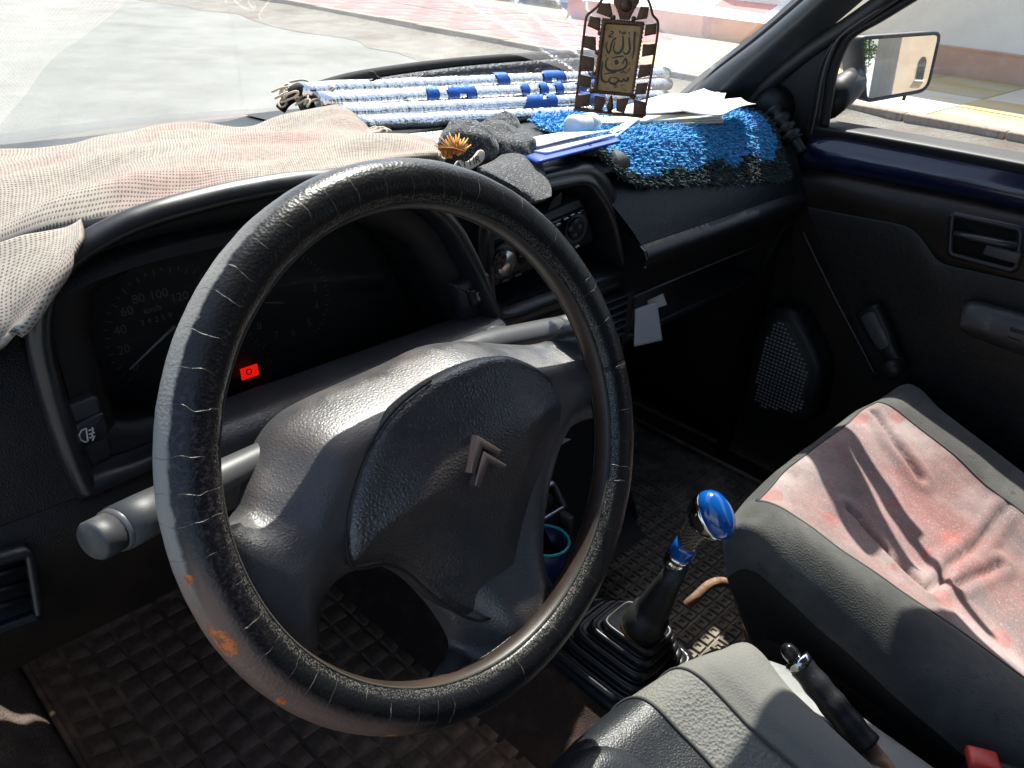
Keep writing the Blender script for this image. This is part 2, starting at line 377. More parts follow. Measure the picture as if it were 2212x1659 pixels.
def cover():
    m, t, b = NT('cracked black leather cover'); B = NB(t, 'UV'); s = B.sep(); u, v = s[0], s[1]     # u: turns round the wheel, v: across the cover (0..1)
    nW = B.noise(14, 4, .6, B.co); ob = B.n('TexCoord').outputs['Object']
    vec = B.n('CombineXYZ'); B.lk(B.ma('MULTIPLY', u, 60), vec.inputs[0]); B.lk(B.ma('MULTIPLY', v, 5), vec.inputs[1]); uv2 = vec.outputs[0]
    wob = B.ma('MULTIPLY', B.ma('SUBTRACT', B.noise(.7, 2, .6, uv2), .5), .55)
    vo = B.n('TexVoronoi', voronoi_dimensions='1D', feature='DISTANCE_TO_EDGE'); vo.inputs['Scale'].default_value = 1.0; B.lk(B.ma('ADD', B.ma('MULTIPLY', u, 56), wob), vo.inputs['W'])
    gate = B.mr(B.noise(.5, 2, .5, uv2), .40, .56)
    thin = B.ma('ADD', B.ma('MULTIPLY', B.noise(1.6, 3, .7, uv2), .075), -.027)
    cr = B.ma('MULTIPLY', B.mr(B.ma('SUBTRACT', thin, vo.outputs['Distance']), 0, .006), gate)
    cr = B.ma('MULTIPLY', cr, B.mr(v, .42, .5))
    # worn pale strip on the outer side of the left half, stains at lower left; reflected light painted in along the top
    qn = B.ma('ADD', u, B.ma('MULTIPLY', B.ma('SUBTRACT', nW, .5), .06))
    left = B.ma('MULTIPLY', B.mr(qn, .30, .36), B.mr(qn, .56, .50)); top = B.ma('MULTIPLY', B.mr(qn, .12, .2), B.mr(qn, .38, .32))
    vn = B.ma('ADD', v, B.ma('MULTIPLY', B.ma('SUBTRACT', B.noise(3, 4, .7, uv2), .5), .06))
    pale = B.ma('MULTIPLY', B.mr(vn, .640, .615), left)
    top_sheen = B.ma('MULTIPLY', B.ma('MULTIPLY', B.mr(vn, .66, .50), top), .35)
    low = B.ma('MULTIPLY', B.mr(qn, .485, .52), B.mr(qn, .68, .64)); brown = B.ma('MULTIPLY', B.mr(vn, .79, .72), low)
    purple = B.ma('MULTIPLY', B.mr(B.noise(5, 2, .5, uv2), .5, .62), B.ma('MULTIPLY', B.mr(qn, .40, .44), B.mr(qn, .56, .53)))
    c = B.mix(B.ma('MULTIPLY', purple, .8), (.006, .0063, .0075), (.030, .022, .030)); c = B.mix(pale, c, (.22, .21, .19)); c = B.mix(top_sheen, c, (.22, .22, .225)); c = B.mix(B.ma('MULTIPLY', brown, .85), c, (.17, .105, .08))
    # torn foam
    vo2 = B.noise(2.6, 4, .7, uv2)
    def spot(q0, wq, v0, wv): return B.ma('SUBTRACT', 1, B.ma('SQRT', B.ma('ADD', B.ma('POWER', B.ma('DIVIDE', B.ma('SUBTRACT', u, q0), wq), 2.0), B.ma('POWER', B.ma('DIVIDE', B.ma('SUBTRACT', v, v0), wv), 2.0))))
    sp = B.ma('MAXIMUM', spot(.538, .011, .62, .075), B.ma('MAXIMUM', spot(.582, .004, .60, .04), B.ma('MAXIMUM', spot(.503, .003, .62, .03), spot(.653, .004, .62, .02))))
    tear = B.mr(B.ma('ADD', sp, B.ma('MULTIPLY', B.ma('SUBTRACT', vo2, .5), 2.6)), .10, .20)
    c = B.mix(tear, c, B.mix(B.mr(vo2, .45, .6), (.60, .15, .03), (.24, .07, .03))); c = B.mix(cr, c, (.17, .14, .12))
    # stitched grey edge
    st = B.ma('MULTIPLY', B.mr(v, .90, .93), B.mr(B.noise(900, 2, .5, ob), .5, .62)); c = B.mix(B.ma('MULTIPLY', st, .7), c, (.16, .15, .13))
    B.lk(c, b.inputs['Base Color']); B.lk(B.mix(pale, (.34, .34, .34), (.5, .5, .5)), b.inputs['Roughness']); b.inputs['Specular IOR Level'].default_value = .38
    x = B.n('TexVoronoi', feature='F1'); x.inputs['Scale'].default_value = 460; B.lk(ob, x.inputs['Vector'])
    n1 = B.bump(x.outputs['Distance'], .4, .0005); n2 = B.bump(B.ma('SUBTRACT', 1, cr), .8, .0012, n1); B.lk(n2, b.inputs['Normal']); return m
mCov = cover()
def seat_red():
    m, t, b = NT('faded red seat cloth'); B = NB(t)
    fade = B.mr(B.noise(5.5, 4, .6), .38, .62); c = B.mix(fade, (.23, .115, .105), (.35, .29, .275)); c = B.mix(B.mr(B.noise(9, 3, .6), .48, .66), c, (.17, .135, .13))
    def dabs(sc_x, sc_y, rot, r0, lo):
        mp = B.n('Mapping'); B.lk(B.co, mp.inputs['Vector']); mp.inputs['Rotation'].default_value = (0, 0, rot); mp.inputs['Scale'].default_value = (sc_x, sc_y, .02)
        vo = B.n('TexVoronoi', feature='F1'); vo.inputs['Scale'].default_value = 1; B.lk(mp.outputs[0], vo.inputs['Vector']); sp_ = B.n('SeparateColor'); B.lk(vo.outputs['Color'], sp_.inputs[0])
        return B.ma('MULTIPLY', B.mr(B.ma('ADD', vo.outputs['Distance'], B.ma('MULTIPLY', B.noise(140, 2), .10)), r0 + .03, r0), B.mr(sp_.outputs[0], lo, lo + .03))
    dab = B.ma('MAXIMUM', dabs(17, 27, .9, .36, .45), B.ma('MULTIPLY', dabs(60, 190, .7, .30, .62), .8)); c = B.mix(B.ma('MULTIPLY', dab, .42), c, (.36, .075, .06))
    wv = B.n('TexWave'); wv.inputs['Scale'].default_value = 260; wv.inputs['Distortion'].default_value = 1.5; B.lk(B.co, wv.inputs['Vector']); c = B.mix(B.mr(wv.outputs['Fac'], .3, .9, 0, .22), c, (.12, .09, .085)); c = B.mix(B.mr(B.noise(420, 2), .55, .7, 0, .45), c, (.46, .38, .36)); c = B.mix(B.mr(B.noise(700, 2), .62, .72, 0, .5), c, (.09, .05, .05))
    B.lk(c, b.inputs['Base Color']); b.inputs['Roughness'].default_value = .92; b.inputs['Specular IOR Level'].default_value = .2; b.inputs['Sheen Weight'].default_value = .15
    B.lk(B.bump(B.noise(700, 2), .5, .0007, B.bump(B.noise(16, 3), .5, .008)), b.inputs['Normal']); return m
mSeatR = seat_red()
mRib = P('ribbed strip cloth', (.16, .158, .145), .9, bumps=(('c', 300, .9, .0016),))
mAsp = P('sun bleached asphalt', (.18, .185, .17), .9, var=((2.2, (.225, .225, .205), .4, .7), (60, (.07, .075, .07), .56, .68), (.6, (.12, .12, .105), .5, .7)), bumps=(('n', 90, .6, .01),))
mDirt = P('gutter dirt', (.165, .145, .118), .95, var=((3, (.20, .19, .165), .42, .62), (1.1, (.11, .085, .06), .5, .68), (40, (.07, .05, .035), .6, .7)), bumps=(('n', 30, .8, .02),))
mKerb = P('kerb stone', (.30, .23, .17), .85, var=((5, (.42, .36, .30), .5, .75), (30, (.16, .10, .07), .55, .7)), bumps=(('n', 60, .5, .006),))
mTileY = P('yellow cement tile', (.52, .37, .15), .8, var=((1.6, (.50, .42, .26), .42, .62), (40, (.38, .29, .17), .6, .75)), bumps=(('n', 80, .3, .003),))
mTileC = P('cream cement tile', (.62, .57, .46), .8, var=((1.6, (.60, .48, .28), .5, .7), (40, (.42, .35, .25), .6, .75)), bumps=(('n', 80, .3, .003),))
mTileR = P('pink cement tile', (.34, .10, .095), .8, var=((1.3, (.44, .24, .21), .45, .65), (40, (.36, .20, .16), .6, .75)), bumps=(('n', 80, .3, .003),))
mJoint = P('tile bedding', (.30, .25, .18), .95)
mWallC = P('cream render', (.88, .84, .74), .9, var=((1.2, (.80, .75, .66), .4, .7), (25, (.6, .5, .4), .66, .75)), bumps=(('n', 40, .5, .006),))
mDado = P('pink dado paint', (.62, .36, .25), .9, var=((2, (.66, .45, .34), .45, .7), (50, (.42, .25, .18), .62, .72)), bumps=(('n', 40, .5, .006),))
mWhite = P('white render', (.82, .82, .80), .9, bumps=(('n', 40, .4, .005),))
mRedT = P('red terrace paint', (.45, .045, .05), .7, var=((3, (.52, .10, .09), .5, .7),))
mLeaf = P('leaf', (.06, .13, .025), .7, var=((6, (.11, .20, .04), .4, .7),))
mBark = P('bark', (.12, .08, .05), .9)
mVan = P('pale grey van paint', (.50, .49, .46), .35, coat=.5)
mGlz = P('dark window glass', (.05, .055, .06), .08)
mIron = P('wrought iron', (.05, .045, .04), .6)
# ------------------------------------------------------------------ street
GZ = -0.10; PZ = 0.03
def slab(x0, x1, y0, y1, z0, z1): return rbox(((x0 + x1) / 2, (y0 + y1) / 2, (z0 + z1) / 2), (x1 - x0, y1 - y0, z1 - z0), 0)
tag(mk('street', ([(-150, -200, GZ), (150, -200, GZ), (150, 250, GZ), (-150, 250, GZ)], [(0, 1, 2, 3)]), mAsp, smooth=False), kind='structure')
gut = patch([[V((5.9 + .5 * noise.noise(V((y * .4, 3, 0))) + .25 * noise.noise(V((y * 1.7, 8, 0))), y, GZ + .004)), ][:1] + [V((7.0, y, GZ + .03 + .012 * noise.noise(V((y * 2.3, 1, 0))))), V((7.29, y, GZ + .085 + .03 * noise.noise(V((y * 1.9, 4, 0)))))] for y in [i * .5 - 6 for i in range(60)]], 3, 2, .004, 6)
tag(mk('gutter', gut, mDirt), kind='structure')
sw = thing('pavement', None, None, (7.4, 5, PZ), kind='structure')
mk('bedding', slab(7.44, 16, -40, 40, GZ - .1, PZ - .012), mJoint, sw, smooth=False)
k0 = None
for i in range(46):
    y = -10 + i * .8
    if k0 is None: k0 = mk('kerb_stone', rbox((7.37, y, (GZ + PZ) / 2 - .02), (.15, .79, PZ - GZ + .06), .015), mKerb, sw)
    else:
        c = k0.copy(); col.objects.link(c); c.location = (random.uniform(-.01, .01), i * .8, random.uniform(-.008, .008))
tp = {}
for r in range(5):
    for i in range(26):
        y = -4 + i * .84; x = 7.87 + r * .84
        if x > 10.6 and y < 5.2: pass
        red = y > 6.2 and r < 4; kk = 'r' if red else random.choice('yyc')
        if kk not in tp:
            o = mk('paving_tile', rbox((x, y, PZ - .02), (.825, .825, .04), .006), {'r': mTileR, 'y': mTileY, 'c': mTileC}[kk], sw); tp[kk] = (o, x, y)
        else:
            o0, x0, y0 = tp[kk]; c = o0.copy(); col.objects.link(c); c.location = (x - x0, y - y0, random.uniform(-.004, .003))
# houses on the far side of the pavement
h = thing('rendered_house', 'cream rendered house with pink dado along the pavement beyond the side window', 'house', (12, -2, 0))
mk('wall', slab(10.83, 14, -9, 4.9, PZ - .2, 5.0), mWallC, h, smooth=False); mk('dado', slab(10.80, 10.83, -9, 4.9, PZ - .1, .315), mDado, h, smooth=False)
mk('dado_cap', slab(10.785, 10.83, -9, 4.9, .315, .335), mDado, h, smooth=False)
tr = thing('raised_terrace', 'raised house terrace with red painted floor and white border at the windscreen corner', 'terrace', (13, 8, 0))
mk('terrace_slab', slab(10.83, 15.9, 4.92, 9.2, PZ - .1, .31), mWhite, tr, smooth=False); mk('dado', slab(10.80, 10.83, 4.92, 9.2, PZ - .1, .315), mDado, tr, smooth=False)
rp = [onz(x, y, .316) for x, y in ((1541, 12), (1652, 30), (1715, -12), (1610, -35))]
mk('red_floor', join(loft([[p - V((0, 0, .02)) for p in rp], rp])), mRedT, tr, smooth=False)
mk('back_wall', slab(15.4, 15.9, 4.92, 9.2, .31, 4), mWhite, tr, smooth=False)
gw = thing('garden_wall', 'low white garden wall with a row of small drain holes far up the pavement', 'wall', (13, 13, 0))
pts = [(11.6, 9.6), (11.3, 17)]
mk('wall', slab(12.55, 12.8, 9.3, 30, PZ - .1, 1.1), mWhite, gw, smooth=False); mk('plinth', slab(12.50, 12.55, 9.3, 30, PZ - .1, .10), mKerb, gw, smooth=False)
for i in range(18):
    y = 10.0 + i * .28; mk('drain_hole', rbox((12.545, y, .36), (.03, .13, .09), .01), mIron, gw)
# seen in the door mirror: the street behind the car
hb = thing('corner_house', 'cream house with a narrow arched window seen in the door mirror', 'house', (6, -9, 0))
MIRT = 0.075
# ------------------------------------------------------------------ car shell
car = thing('car_body', 'dark blue car body around the cabin with windscreen, pillar trims and carpeted floor', 'car', (.67, .3, GZ))
XC = .67
def wsb(x): return V((x, 1.13 - .30 * ((x - XC) / .63) ** 2, .862))
def wst(x): q = (x - XC) / .63; return V((XC + q * .56, .36 - .07 * q * q, 1.285))
rows = []
for k in range(7):
    t = k / 6; rows.append([wsb(x).lerp(wst(x), t) + V((0, .035, .03)) * math.sin(math.pi * t) for x in [XC - .635 + i * .127 for i in range(11)]])
ws = mk('windscreen', patch(rows, 3, 3), mGlass, car)
# roof, header, sides behind the camera, floor
hd = [wst(XC - .66 + i * .132) for i in range(11)]
rr = [[p + V((0, .05, -.012)) for p in hd], [p + V((0, -.03, .0)) for p in hd], [V((p.x, -.4, 1.335)) for p in hd], [V((p.x, -1.2, 1.33)) for p in hd], [V((p.x, -1.9, 1.22)) for p in hd]]
ro = mk('roof', patch(rr, 2, 4), mPaint, car); solid(ro, .035)
mk('roof_lining', patch([[p + V((0, -.02, -.045)) for p in r] for r in rr[1:]], 2, 4), mHead, car)
for s, xx in ((-1, XC - .70), (1, XC + .70)):
    mk('rear_side', rbox((xx, -1.25, .55), (.05, 1.3, 1.1), .02), mPaint, car); mk('rear_window_frame', rbox((xx - s * .05, -1.5, 1.2), (.05, .8, .25), .02), mPaint, car)
    mk('door_pillar', tube([(xx, -.62, .3), (xx - s * .02, -.66, .85), (xx - s * .09, -.74, 1.3)], .055, 10), mPl, car)
mk('tailgate', rbox((XC, -1.95, .5), (1.4, .05, 1.0), .02), mPaint, car)
mk('rear_bench', rbox((XC, -1.35, .42), (1.25, .5, .3), .06), mSeatG, car); mk('rear_backrest', rbox((XC, -1.65, .75), (1.25, .2, .55), .06, Matrix.Rotation(-.25, 3, 'X')), mSeatG, car)
fl = [[V((x, y, .185 + (.10 * math.exp(-((x - XC) / .11) ** 2)) + (.55 * max(0, y - .98) + (max(0, y - 1.12)) * 1.6))) for x in [-.05, .06, .12, .2, .35, .5, .58, .63, .67, .71, .76, .85, 1.0, 1.2, 1.34, 1.38]] for y in (-1.8, -1, -.5, 0, .2, .4, .6, .8, .95, 1.05, 1.15, 1.3)]
fo = mk('floor_carpet', patch(fl, 2, 3, .003, 25), mCarp, car); 
mk('firewall', rbox((XC, 1.36, .45), (1.45, .05, .70), .01), mBlk, car)
# left footwell: ribbed kick panel and sill
kp = [[V((x, y, .188 + max(0, .125 - x) * 1.15 + (.0055 if k % 4 in (1, 2) else 0))) for y in (.30, .5, .7, .9, 1.1, 1.25)] for k, x in enumerate([.135 - i * .0085 for i in range(22)])]
mk('kick_panel', patch(kp, 2, 2), P('ribbed kick carpet', (.060, .044, .034), .9, var=((20, (.12, .09, .072), .45, .7),), bumps=(('c', 330, .9, .002),)), car)
mk('sill', rbox((-.05, .1, .20), (.05, 1.5, .14), .02), mPl, car)
# bonnet and wings, just below the sight line
bo = [[V((x, y, z - .05 * ((x - XC) / .75) ** 2)) for x in [XC + .75 * q for q in (-1, -.7, -.35, 0, .35, .7, 1)]] for y, z in ((1.06, .835), (1.3, .815), (1.6, .77), (1.9, .70), (2.05, .64), (2.1, .5), (2.1, .1))]
bn = mk('bonnet', patch(bo, 3, 3), mPaint, car); solid(bn, .02)
for s in (-1, 1): mk('wing', rbox((XC + s * .76, 1.45, .40), (.06, 1.3, .62), .03), mPaint, car)
mk('scuttle', rbox((XC, 1.14, .825), (1.3, .14, .03), .01), mPl, car)
# right pillar trim, seals
def pil(pts, r, **k): return tube(crom([V(p) for p in pts], 5), r, **k)
pa = [onx(1505, 245, 1.318), onx(1600, 148, 1.302), onx(1700, 62, 1.285), onx(1850, -70, 1.25), onx(2010, -205, 1.20)]
pb = [onx(1520, 285, 1.355), onx(1642, 185, 1.34), onx(1745, 93, 1.325), onx(1900, -40, 1.29), onx(2060, -175, 1.235)]
pe = [onx(1452, 233, 1.355), onx(1527, 166, 1.345), onx(1640, 80, 1.325), onx(1780, -40, 1.29), onx(1930, -165, 1.24)]
rows = [crom([pe[i] + V((.03, .03, 0)), pe[i], pa[i].lerp(pe[i], .55) + V((-.010, -.004, .004)), pa[i] + V((-.004, -.006, 0)), pb[i].lerp(pa[i], .35), pb[i] + V((.01, 0, -.004))], 4) for i in range(5)]
mk('pillar_trim', patch(rows, 1, 6), P('pillar vinyl', (.030, .033, .035), .5, var=((25, (.06, .062, .06), .5, .8),), bumps=(('e', 260, .5, .0008), ('n', 1100, .3, .0004))), car)
# unseen driver's side pillar, thinned so less of its shadow reaches the cloth
mk('pillar_trim', tube([V((2 * XC - p.x - .005, p.y, p.z)) for p in pe], .020, 10), mPl, car)
ps = [onx(1565, 300, 1.36), onx(1622, 226, 1.35), onx(1665, 178, 1.342), onx(1745, 112, 1.33), onx(1835, 52, 1.312), onx(1945, -25, 1.285), onx(2110, -140, 1.235)]
mk('door_seal', pil(ps, .0125, seg=10), mRub, car)
mk('windscreen_seal', pil([onx(1462, 226, 1.352), onx(1500, 190, 1.35), onx(1560, 141, 1.34), onx(1640, 78, 1.327), onx(1728, 3, 1.305), onx(1850, -100, 1.27)], .004, seg=8), mBlk, car)
mk('side_panel', rbox((-.06, 1.0, .5), (.02, .8, .74), 0), mPl, car, smooth=False); mk('side_panel', rbox((1.40, .75, .5), (.02, 1.3, .74), 0), mPl, car, smooth=False); mk('hinge_post', patch([[V((1.30, .60, z)), V((1.37, .60, z)), V((1.375, .70, z)), V((1.37, 1.2, z))] for z in (.2, .5, .86)], 2, 2), mPl, car)
# interior mirror the ornament hangs from
mk('mirror_stem', tube([(.67, .44, 1.245), (.67, .40, 1.225), (.67, .375, 1.215)], .008), mPl, car)
mk('rear_view_mirror', rbox((.66, .36, 1.205), (.22, .025, .055), .01, Matrix.Rotation(.25, 3, 'Z')), mPlS, car)
# ------------------------------------------------------------------ passenger door
DX = 1.345
dr = thing('passenger_door', 'dark blue passenger door with black vinyl card, window winder and armrest', 'door', (DX, .1, .2))
def dl(pts, x):
    q = [onx(a, b, x) for a, b in pts]; return q + [q[-1] + V((0, -.30, 0)), q[-1] + V((0, -.66, 0))]     # the door runs on behind the view
def strip(rows, nm, m, su=5, sv=3, par=dr, amp=0): return mk(nm, patch(rows, su, sv, amp), m, par)
top = [(1742, 300), (1800, 300), (1900, 318), (2050, 346), (2240, 385), (2500, 437)]
strip([[p + V((.05, 0, .005)) for p in dl(top, 1.362)], [p + V((.012, 0, .008)) for p in dl(top, 1.362)], dl([(a, b + 14) for a, b in top], 1.357), dl([(1738, 332), (1800, 336), (1900, 354), (2050, 384), (2240, 424), (2500, 478)], 1.350), dl([(1722, 352), (1800, 360), (1900, 379), (2050, 409), (2240, 451), (2500, 506)], 1.352), [p + V((.01, 0, 0)) for p in dl([(1718, 368), (1800, 378), (1900, 398), (2050, 428), (2240, 470), (2500, 526)], 1.356)]], 'painted_rail', mPaint)
strip([[p + V((.06, 0, 0)) for p in dl([(1770, 268), (1800, 273), (1900, 290), (2050, 316), (2240, 350), (2500, 400)], 1.372)], dl([(1765, 270), (1800, 276), (1900, 293), (2050, 320), (2240, 356), (2500, 406)], 1.366), dl([(1760, 285), (1800, 290), (1900, 307), (2050, 335), (2240, 372), (2500, 423)], 1.362), [p + V((.012, 0, -.004)) for p in dl([(1752, 303), (1800, 305), (1900, 322), (2050, 351), (2240, 390), (2500, 442)], 1.362)]], 'weatherstrip', mRub)
cardrows = [[p + V((.012, 0, .004)) for p in dl([(1715, 368), (1800, 376), (1900, 396), (2050, 425), (2240, 466), (2500, 520)], 1.352)],
            dl([(1715, 378), (1800, 388), (1900, 410), (2050, 440), (2240, 482), (2500, 540)], 1.340), dl([(1712, 405), (1800, 415), (1900, 440), (2050, 470), (2240, 512), (2500, 575)], 1.334), dl([(1712, 450), (1800, 462), (1900, 480), (2050, 530), (2240, 610), (2500, 690)], 1.338),
            dl([(1712, 520), (1800, 540), (1900, 560), (2050, 600), (2240, 680), (2500, 770)], 1.345), dl([(1712, 650), (1800, 670), (1900, 700), (2050, 740), (2240, 820), (2500, 930)], 1.350), dl([(1712, 850), (1800, 870), (1900, 900), (2050, 950), (2240, 1030), (2500, 1150)], 1.352), dl([(1712, 1050), (1800, 1080), (1900, 1120), (2050, 1180), (2240, 1270), (2500, 1400)], 1.354)]
strip(cardrows, 'door_card', mVinB, 5, 5)
# lower raised panel of the card with its curved lip
lip = [(1745, 452), (1780, 459), (1870, 476), (1950, 492), (1985, 515), (2010, 548), (2035, 574), (2100, 590), (2200, 613), (2400, 662)]
low = [(1893, 815), (1900, 820), (1920, 835), (1940, 850), (1960, 860), (1990, 880), (2020, 900), (2100, 950), (2200, 1000), (2400, 1100)]
lv = dl(lip, 1.334); lo_ = dl(low, 1.336)
strip([[p + V((.012, 0, .002)) for p in lv], [p + V((.003, 0, .003)) for p in lv], lv, [a.lerp(b, .15) + V((-.002, 0, 0)) for a, b in zip(lv, lo_)], [a.lerp(b, .55) for a, b in zip(lv, lo_)], lo_], 'pocket_panel', mVin, 3, 4)
mk('panel_edge', tube(crom([onx(a, b, 1.328) for a, b in ((1734, 500), (1770, 575), (1815, 665), (1860, 750), (1893, 815))], 4), .0025, 8), mPlS, dr)
# pull handle in its recess
def rect_on(px, x): return [(onx(a, b, x).y, onx(a, b, x).z) for a, b in px]
DU, DW, DN = V((0, 1, 0)), V((0, 0, 1)), V((-1, 0, 0))
ho = corner2(rect_on([(2052, 455), (2215, 490), (2200, 592), (2046, 552)], 1.332), .012); hi = off2(ho, .008)
hs = thing  # noqa
hnd = mk('pull_handle', frame_prism(ho, hi, (1.336, 0, 0), DU, DW, DN, .010), mPlS, dr)
mk('recess', prism(hi, (1.3345, 0, 0), DU, DW, DN, .0015), mBlk, hnd)
lv2 = [onx(a, b, 1.326) for a, b in ((2062, 505), (2100, 512), (2160, 524), (2200, 530))]
mk('lever', tube(lv2, [.010, .011, .011, .010], 10, flat=.6), mPlS, hnd)
mk('lever_catch', rbox(onx(2165, 548, 1.327), (.008, .05, .018), .003), mGreyD, hnd)
# armrest
arm = [[onx(a, b, x) for a, b in r] for r, x in (([(2082, 660), (2110, 650), (2220, 678), (2420, 730)], 1.335), ([(2080, 664), (2108, 656), (2218, 686), (2420, 740)], 1.305), ([(2076, 690), (2104, 684), (2214, 716), (2420, 776)], 1.292), ([(2074, 708), (2102, 716), (2212, 752), (2420, 815)], 1.296), ([(2078, 716), (2104, 730), (2212, 770), (2420, 840)], 1.335))]
strip(arm, 'armrest', mGreyD, 5, 4)
mk('screw_cap', rbox(onx(2196, 722, 1.293), (.004, .022, .018), .002), mPl, dr)
# window winder
wp, wk = onx(1884, 690, 1.306), onx(1937, 790, 1.300); ax = (wk - wp).normalized(); pn = V((-1, 0, 0)); sd = ax.cross(pn).normalized()
L = (wk - wp).length; prof = [(-.021, .016), (-.008, .021), (.03, .019), (L * .6, .014), (L, .013), (L + .012, .008)]
ol = [(s_, w_) for s_, w_ in prof] + [(s_, -w_) for s_, w_ in prof[::-1]]
wn = mk('window_winder', prism(rnd2(ol, 3), wp + V((.008, 0, 0)), ax, sd, pn, .016, .005), mPl, dr)
mk('winder_inlay', prism(rnd2([(-.012, .010), (.0, .013), (.032, .012), (.05, .009), (.05, -.009), (.032, -.012), (0, -.013), (-.012, -.010)], 3), wp, ax, sd, pn, .011, .002), mGreyD, wn)
mk('winder_knob', tube([wk + V((.006, 0, 0)), wk - V((.012, 0, 0)), wk - V((.030, 0, 0)), wk - V((.034, 0, 0))], [.015, .0155, .0155, .011], 20), mPl, wn)
mk('winder_spindle', tube([wp + V((.04, 0, 0)), wp], .014, 14), mPl, wn)
# speaker pod at the foot of the door
sp = [(1667, 697), (1694, 690), (1712, 706), (1752, 792), (1746, 850), (1734, 893), (1690, 890), (1632, 868), (1640, 780)]
so_ = rnd2([(onx(a, b, 1.30).y, onx(a, b, 1.30).z) for a, b in sp], 4)
fr_ = mk('speaker_pod', prism(off2(so_, -.02), (1.36, 0, 0), DU, DW, DN, .065, .012), mPl, dr)
mk('speaker_grille', prism(so_, (1.30, 0, 0), DU, DW, DN, .006, .002), mBlk, fr_)
dots = []
ys = [p[0] for p in so_]; zs = [p[1] for p in so_]; st = .0072
for i in range(40):
    for j in range(40):
        p = (min(ys) + i * st, min(zs) + j * st)
        if p[0] < max(ys) and p[1] < max(zs) and inside(p, off2(so_, .006)): dots.append(rbox((1.2935, p[0], p[1]), (.002, .0042, .0030), 0))
tag(mk('grille_bars', join(*dots), mGreyL, fr_, smooth=False), kind='stuff')
# window frame, sail panel, glass
FRM = [(1782, 270), (1790, 220), (1800, 160), (1816, 112), (1842, 72), (1900, 38), (1965, -2), (2100, -85), (2300, -210)]
def fx(b): return 1.366 - max(0, 268 - b) * .00022
fr1 = [onx(a, b, fx(b)) for a, b in FRM]
mk('window_frame', tube(crom(fr1, 4), .0075, 8), mRub, dr)
fr2 = [onx(a - 14, b - 6, fx(b) - .004) for a, b in FRM]; mk('frame_trim', tube(crom(fr2, 4), .0022, 6), mGreyD, dr)
sail = [(1700, 300), (1640, 232), (1672, 190), (1735, 128), (1800, 80), (1960, -25), (2100, -115), (2110, -70), (1950, 8), (1850, 62), (1812, 108), (1794, 160), (1780, 268), (1760, 300)]
sl_ = [onx(a, b, 1.372 - max(0, 300 - b) * .00022) for a, b in sail]
c0 = V((0, 0, 0))
for p in sl_: c0 += p / len(sl_)
sv_ = sl_ + [p + V((.02, 0, 0)) for p in sl_]; n_ = len(sl_)
mk('sail_panel', (sv_, [tuple(range(n_))] + [(i, (i + 1) % n_, (i + 1) % n_ + n_, i + n_) for i in range(n_)]), P('sail panel', (.014, .014, .014), .6, bumps=(('n', 900, .2, .0004),)), dr, smooth=False)
mk('frame_line', tube(crom([onx(a, b, 1.352 - max(0, 300 - b) * .00022) for a, b in ((1752, 290), (1764, 235), (1778, 160), (1800, 100), (1835, 62), (1940, -6))], 4), .0016, 6), mGrey, dr)
mk('channel', tube(crom([onx(a, b, 1.356 - max(0, 300 - b) * .00022) for a, b in ((1742, 290), (1756, 220), (1775, 140), (1802, 92))], 4), .0035, 6), mBlk, dr)
gq = [onx(a, b, 1.385) for a, b in ((1755, 275), (1800, 60), (1930, -20), (2300, -240))]; gb = [onx(a, b, 1.39) for a, b in ((1755, 300), (1850, 318), (2000, 350), (2500, 440))]; gq.append(V((gq[-1].x, -.55, gq[-1].z))); gb.append(V((1.39, -.55, gb[-1].z)))
mk('window_glass', patch([gb, gq], 3, 3), mGlassS, dr)
# mirror adjuster stalk on the sail panel
base = onx(1672, 226, 1.345)
ad = [onx(1660, 215, 1.35), onx(1675, 222, 1.33), onx(1684, 240, 1.318)]
aj = mk('mirror_adjuster', loft([[base + V((dx, 0, 0)) + V((0, math.cos(q) * r, math.sin(q) * r)) for q in [k * math.pi / 12 for k in range(24)]] for dx, r in ((.02, .034), (-.004, .033), (-.016, .028), (-.024, .018), (-.027, .006))]), mPl, dr)
bp = [onx(1674, 238, 1.32), onx(1690, 262, 1.312), onx(1704, 284, 1.31), onx(1716, 302, 1.308)]
bl = crom(bp, 8); mk('bellows', tube(bl, [.0125 + .0032 * (1 if k % 6 < 3 else -1) for k in range(len(bl))], 14), mRub, aj)
mk('stick', tube(crom([onx(1713, 300, 1.308), onx(1722, 312, 1.306), onx(1733, 328, 1.303)], 4), [.0095, .0095, .0098, .010, .0095, .009, .0085, .0085, .010], 12), mPl, aj)
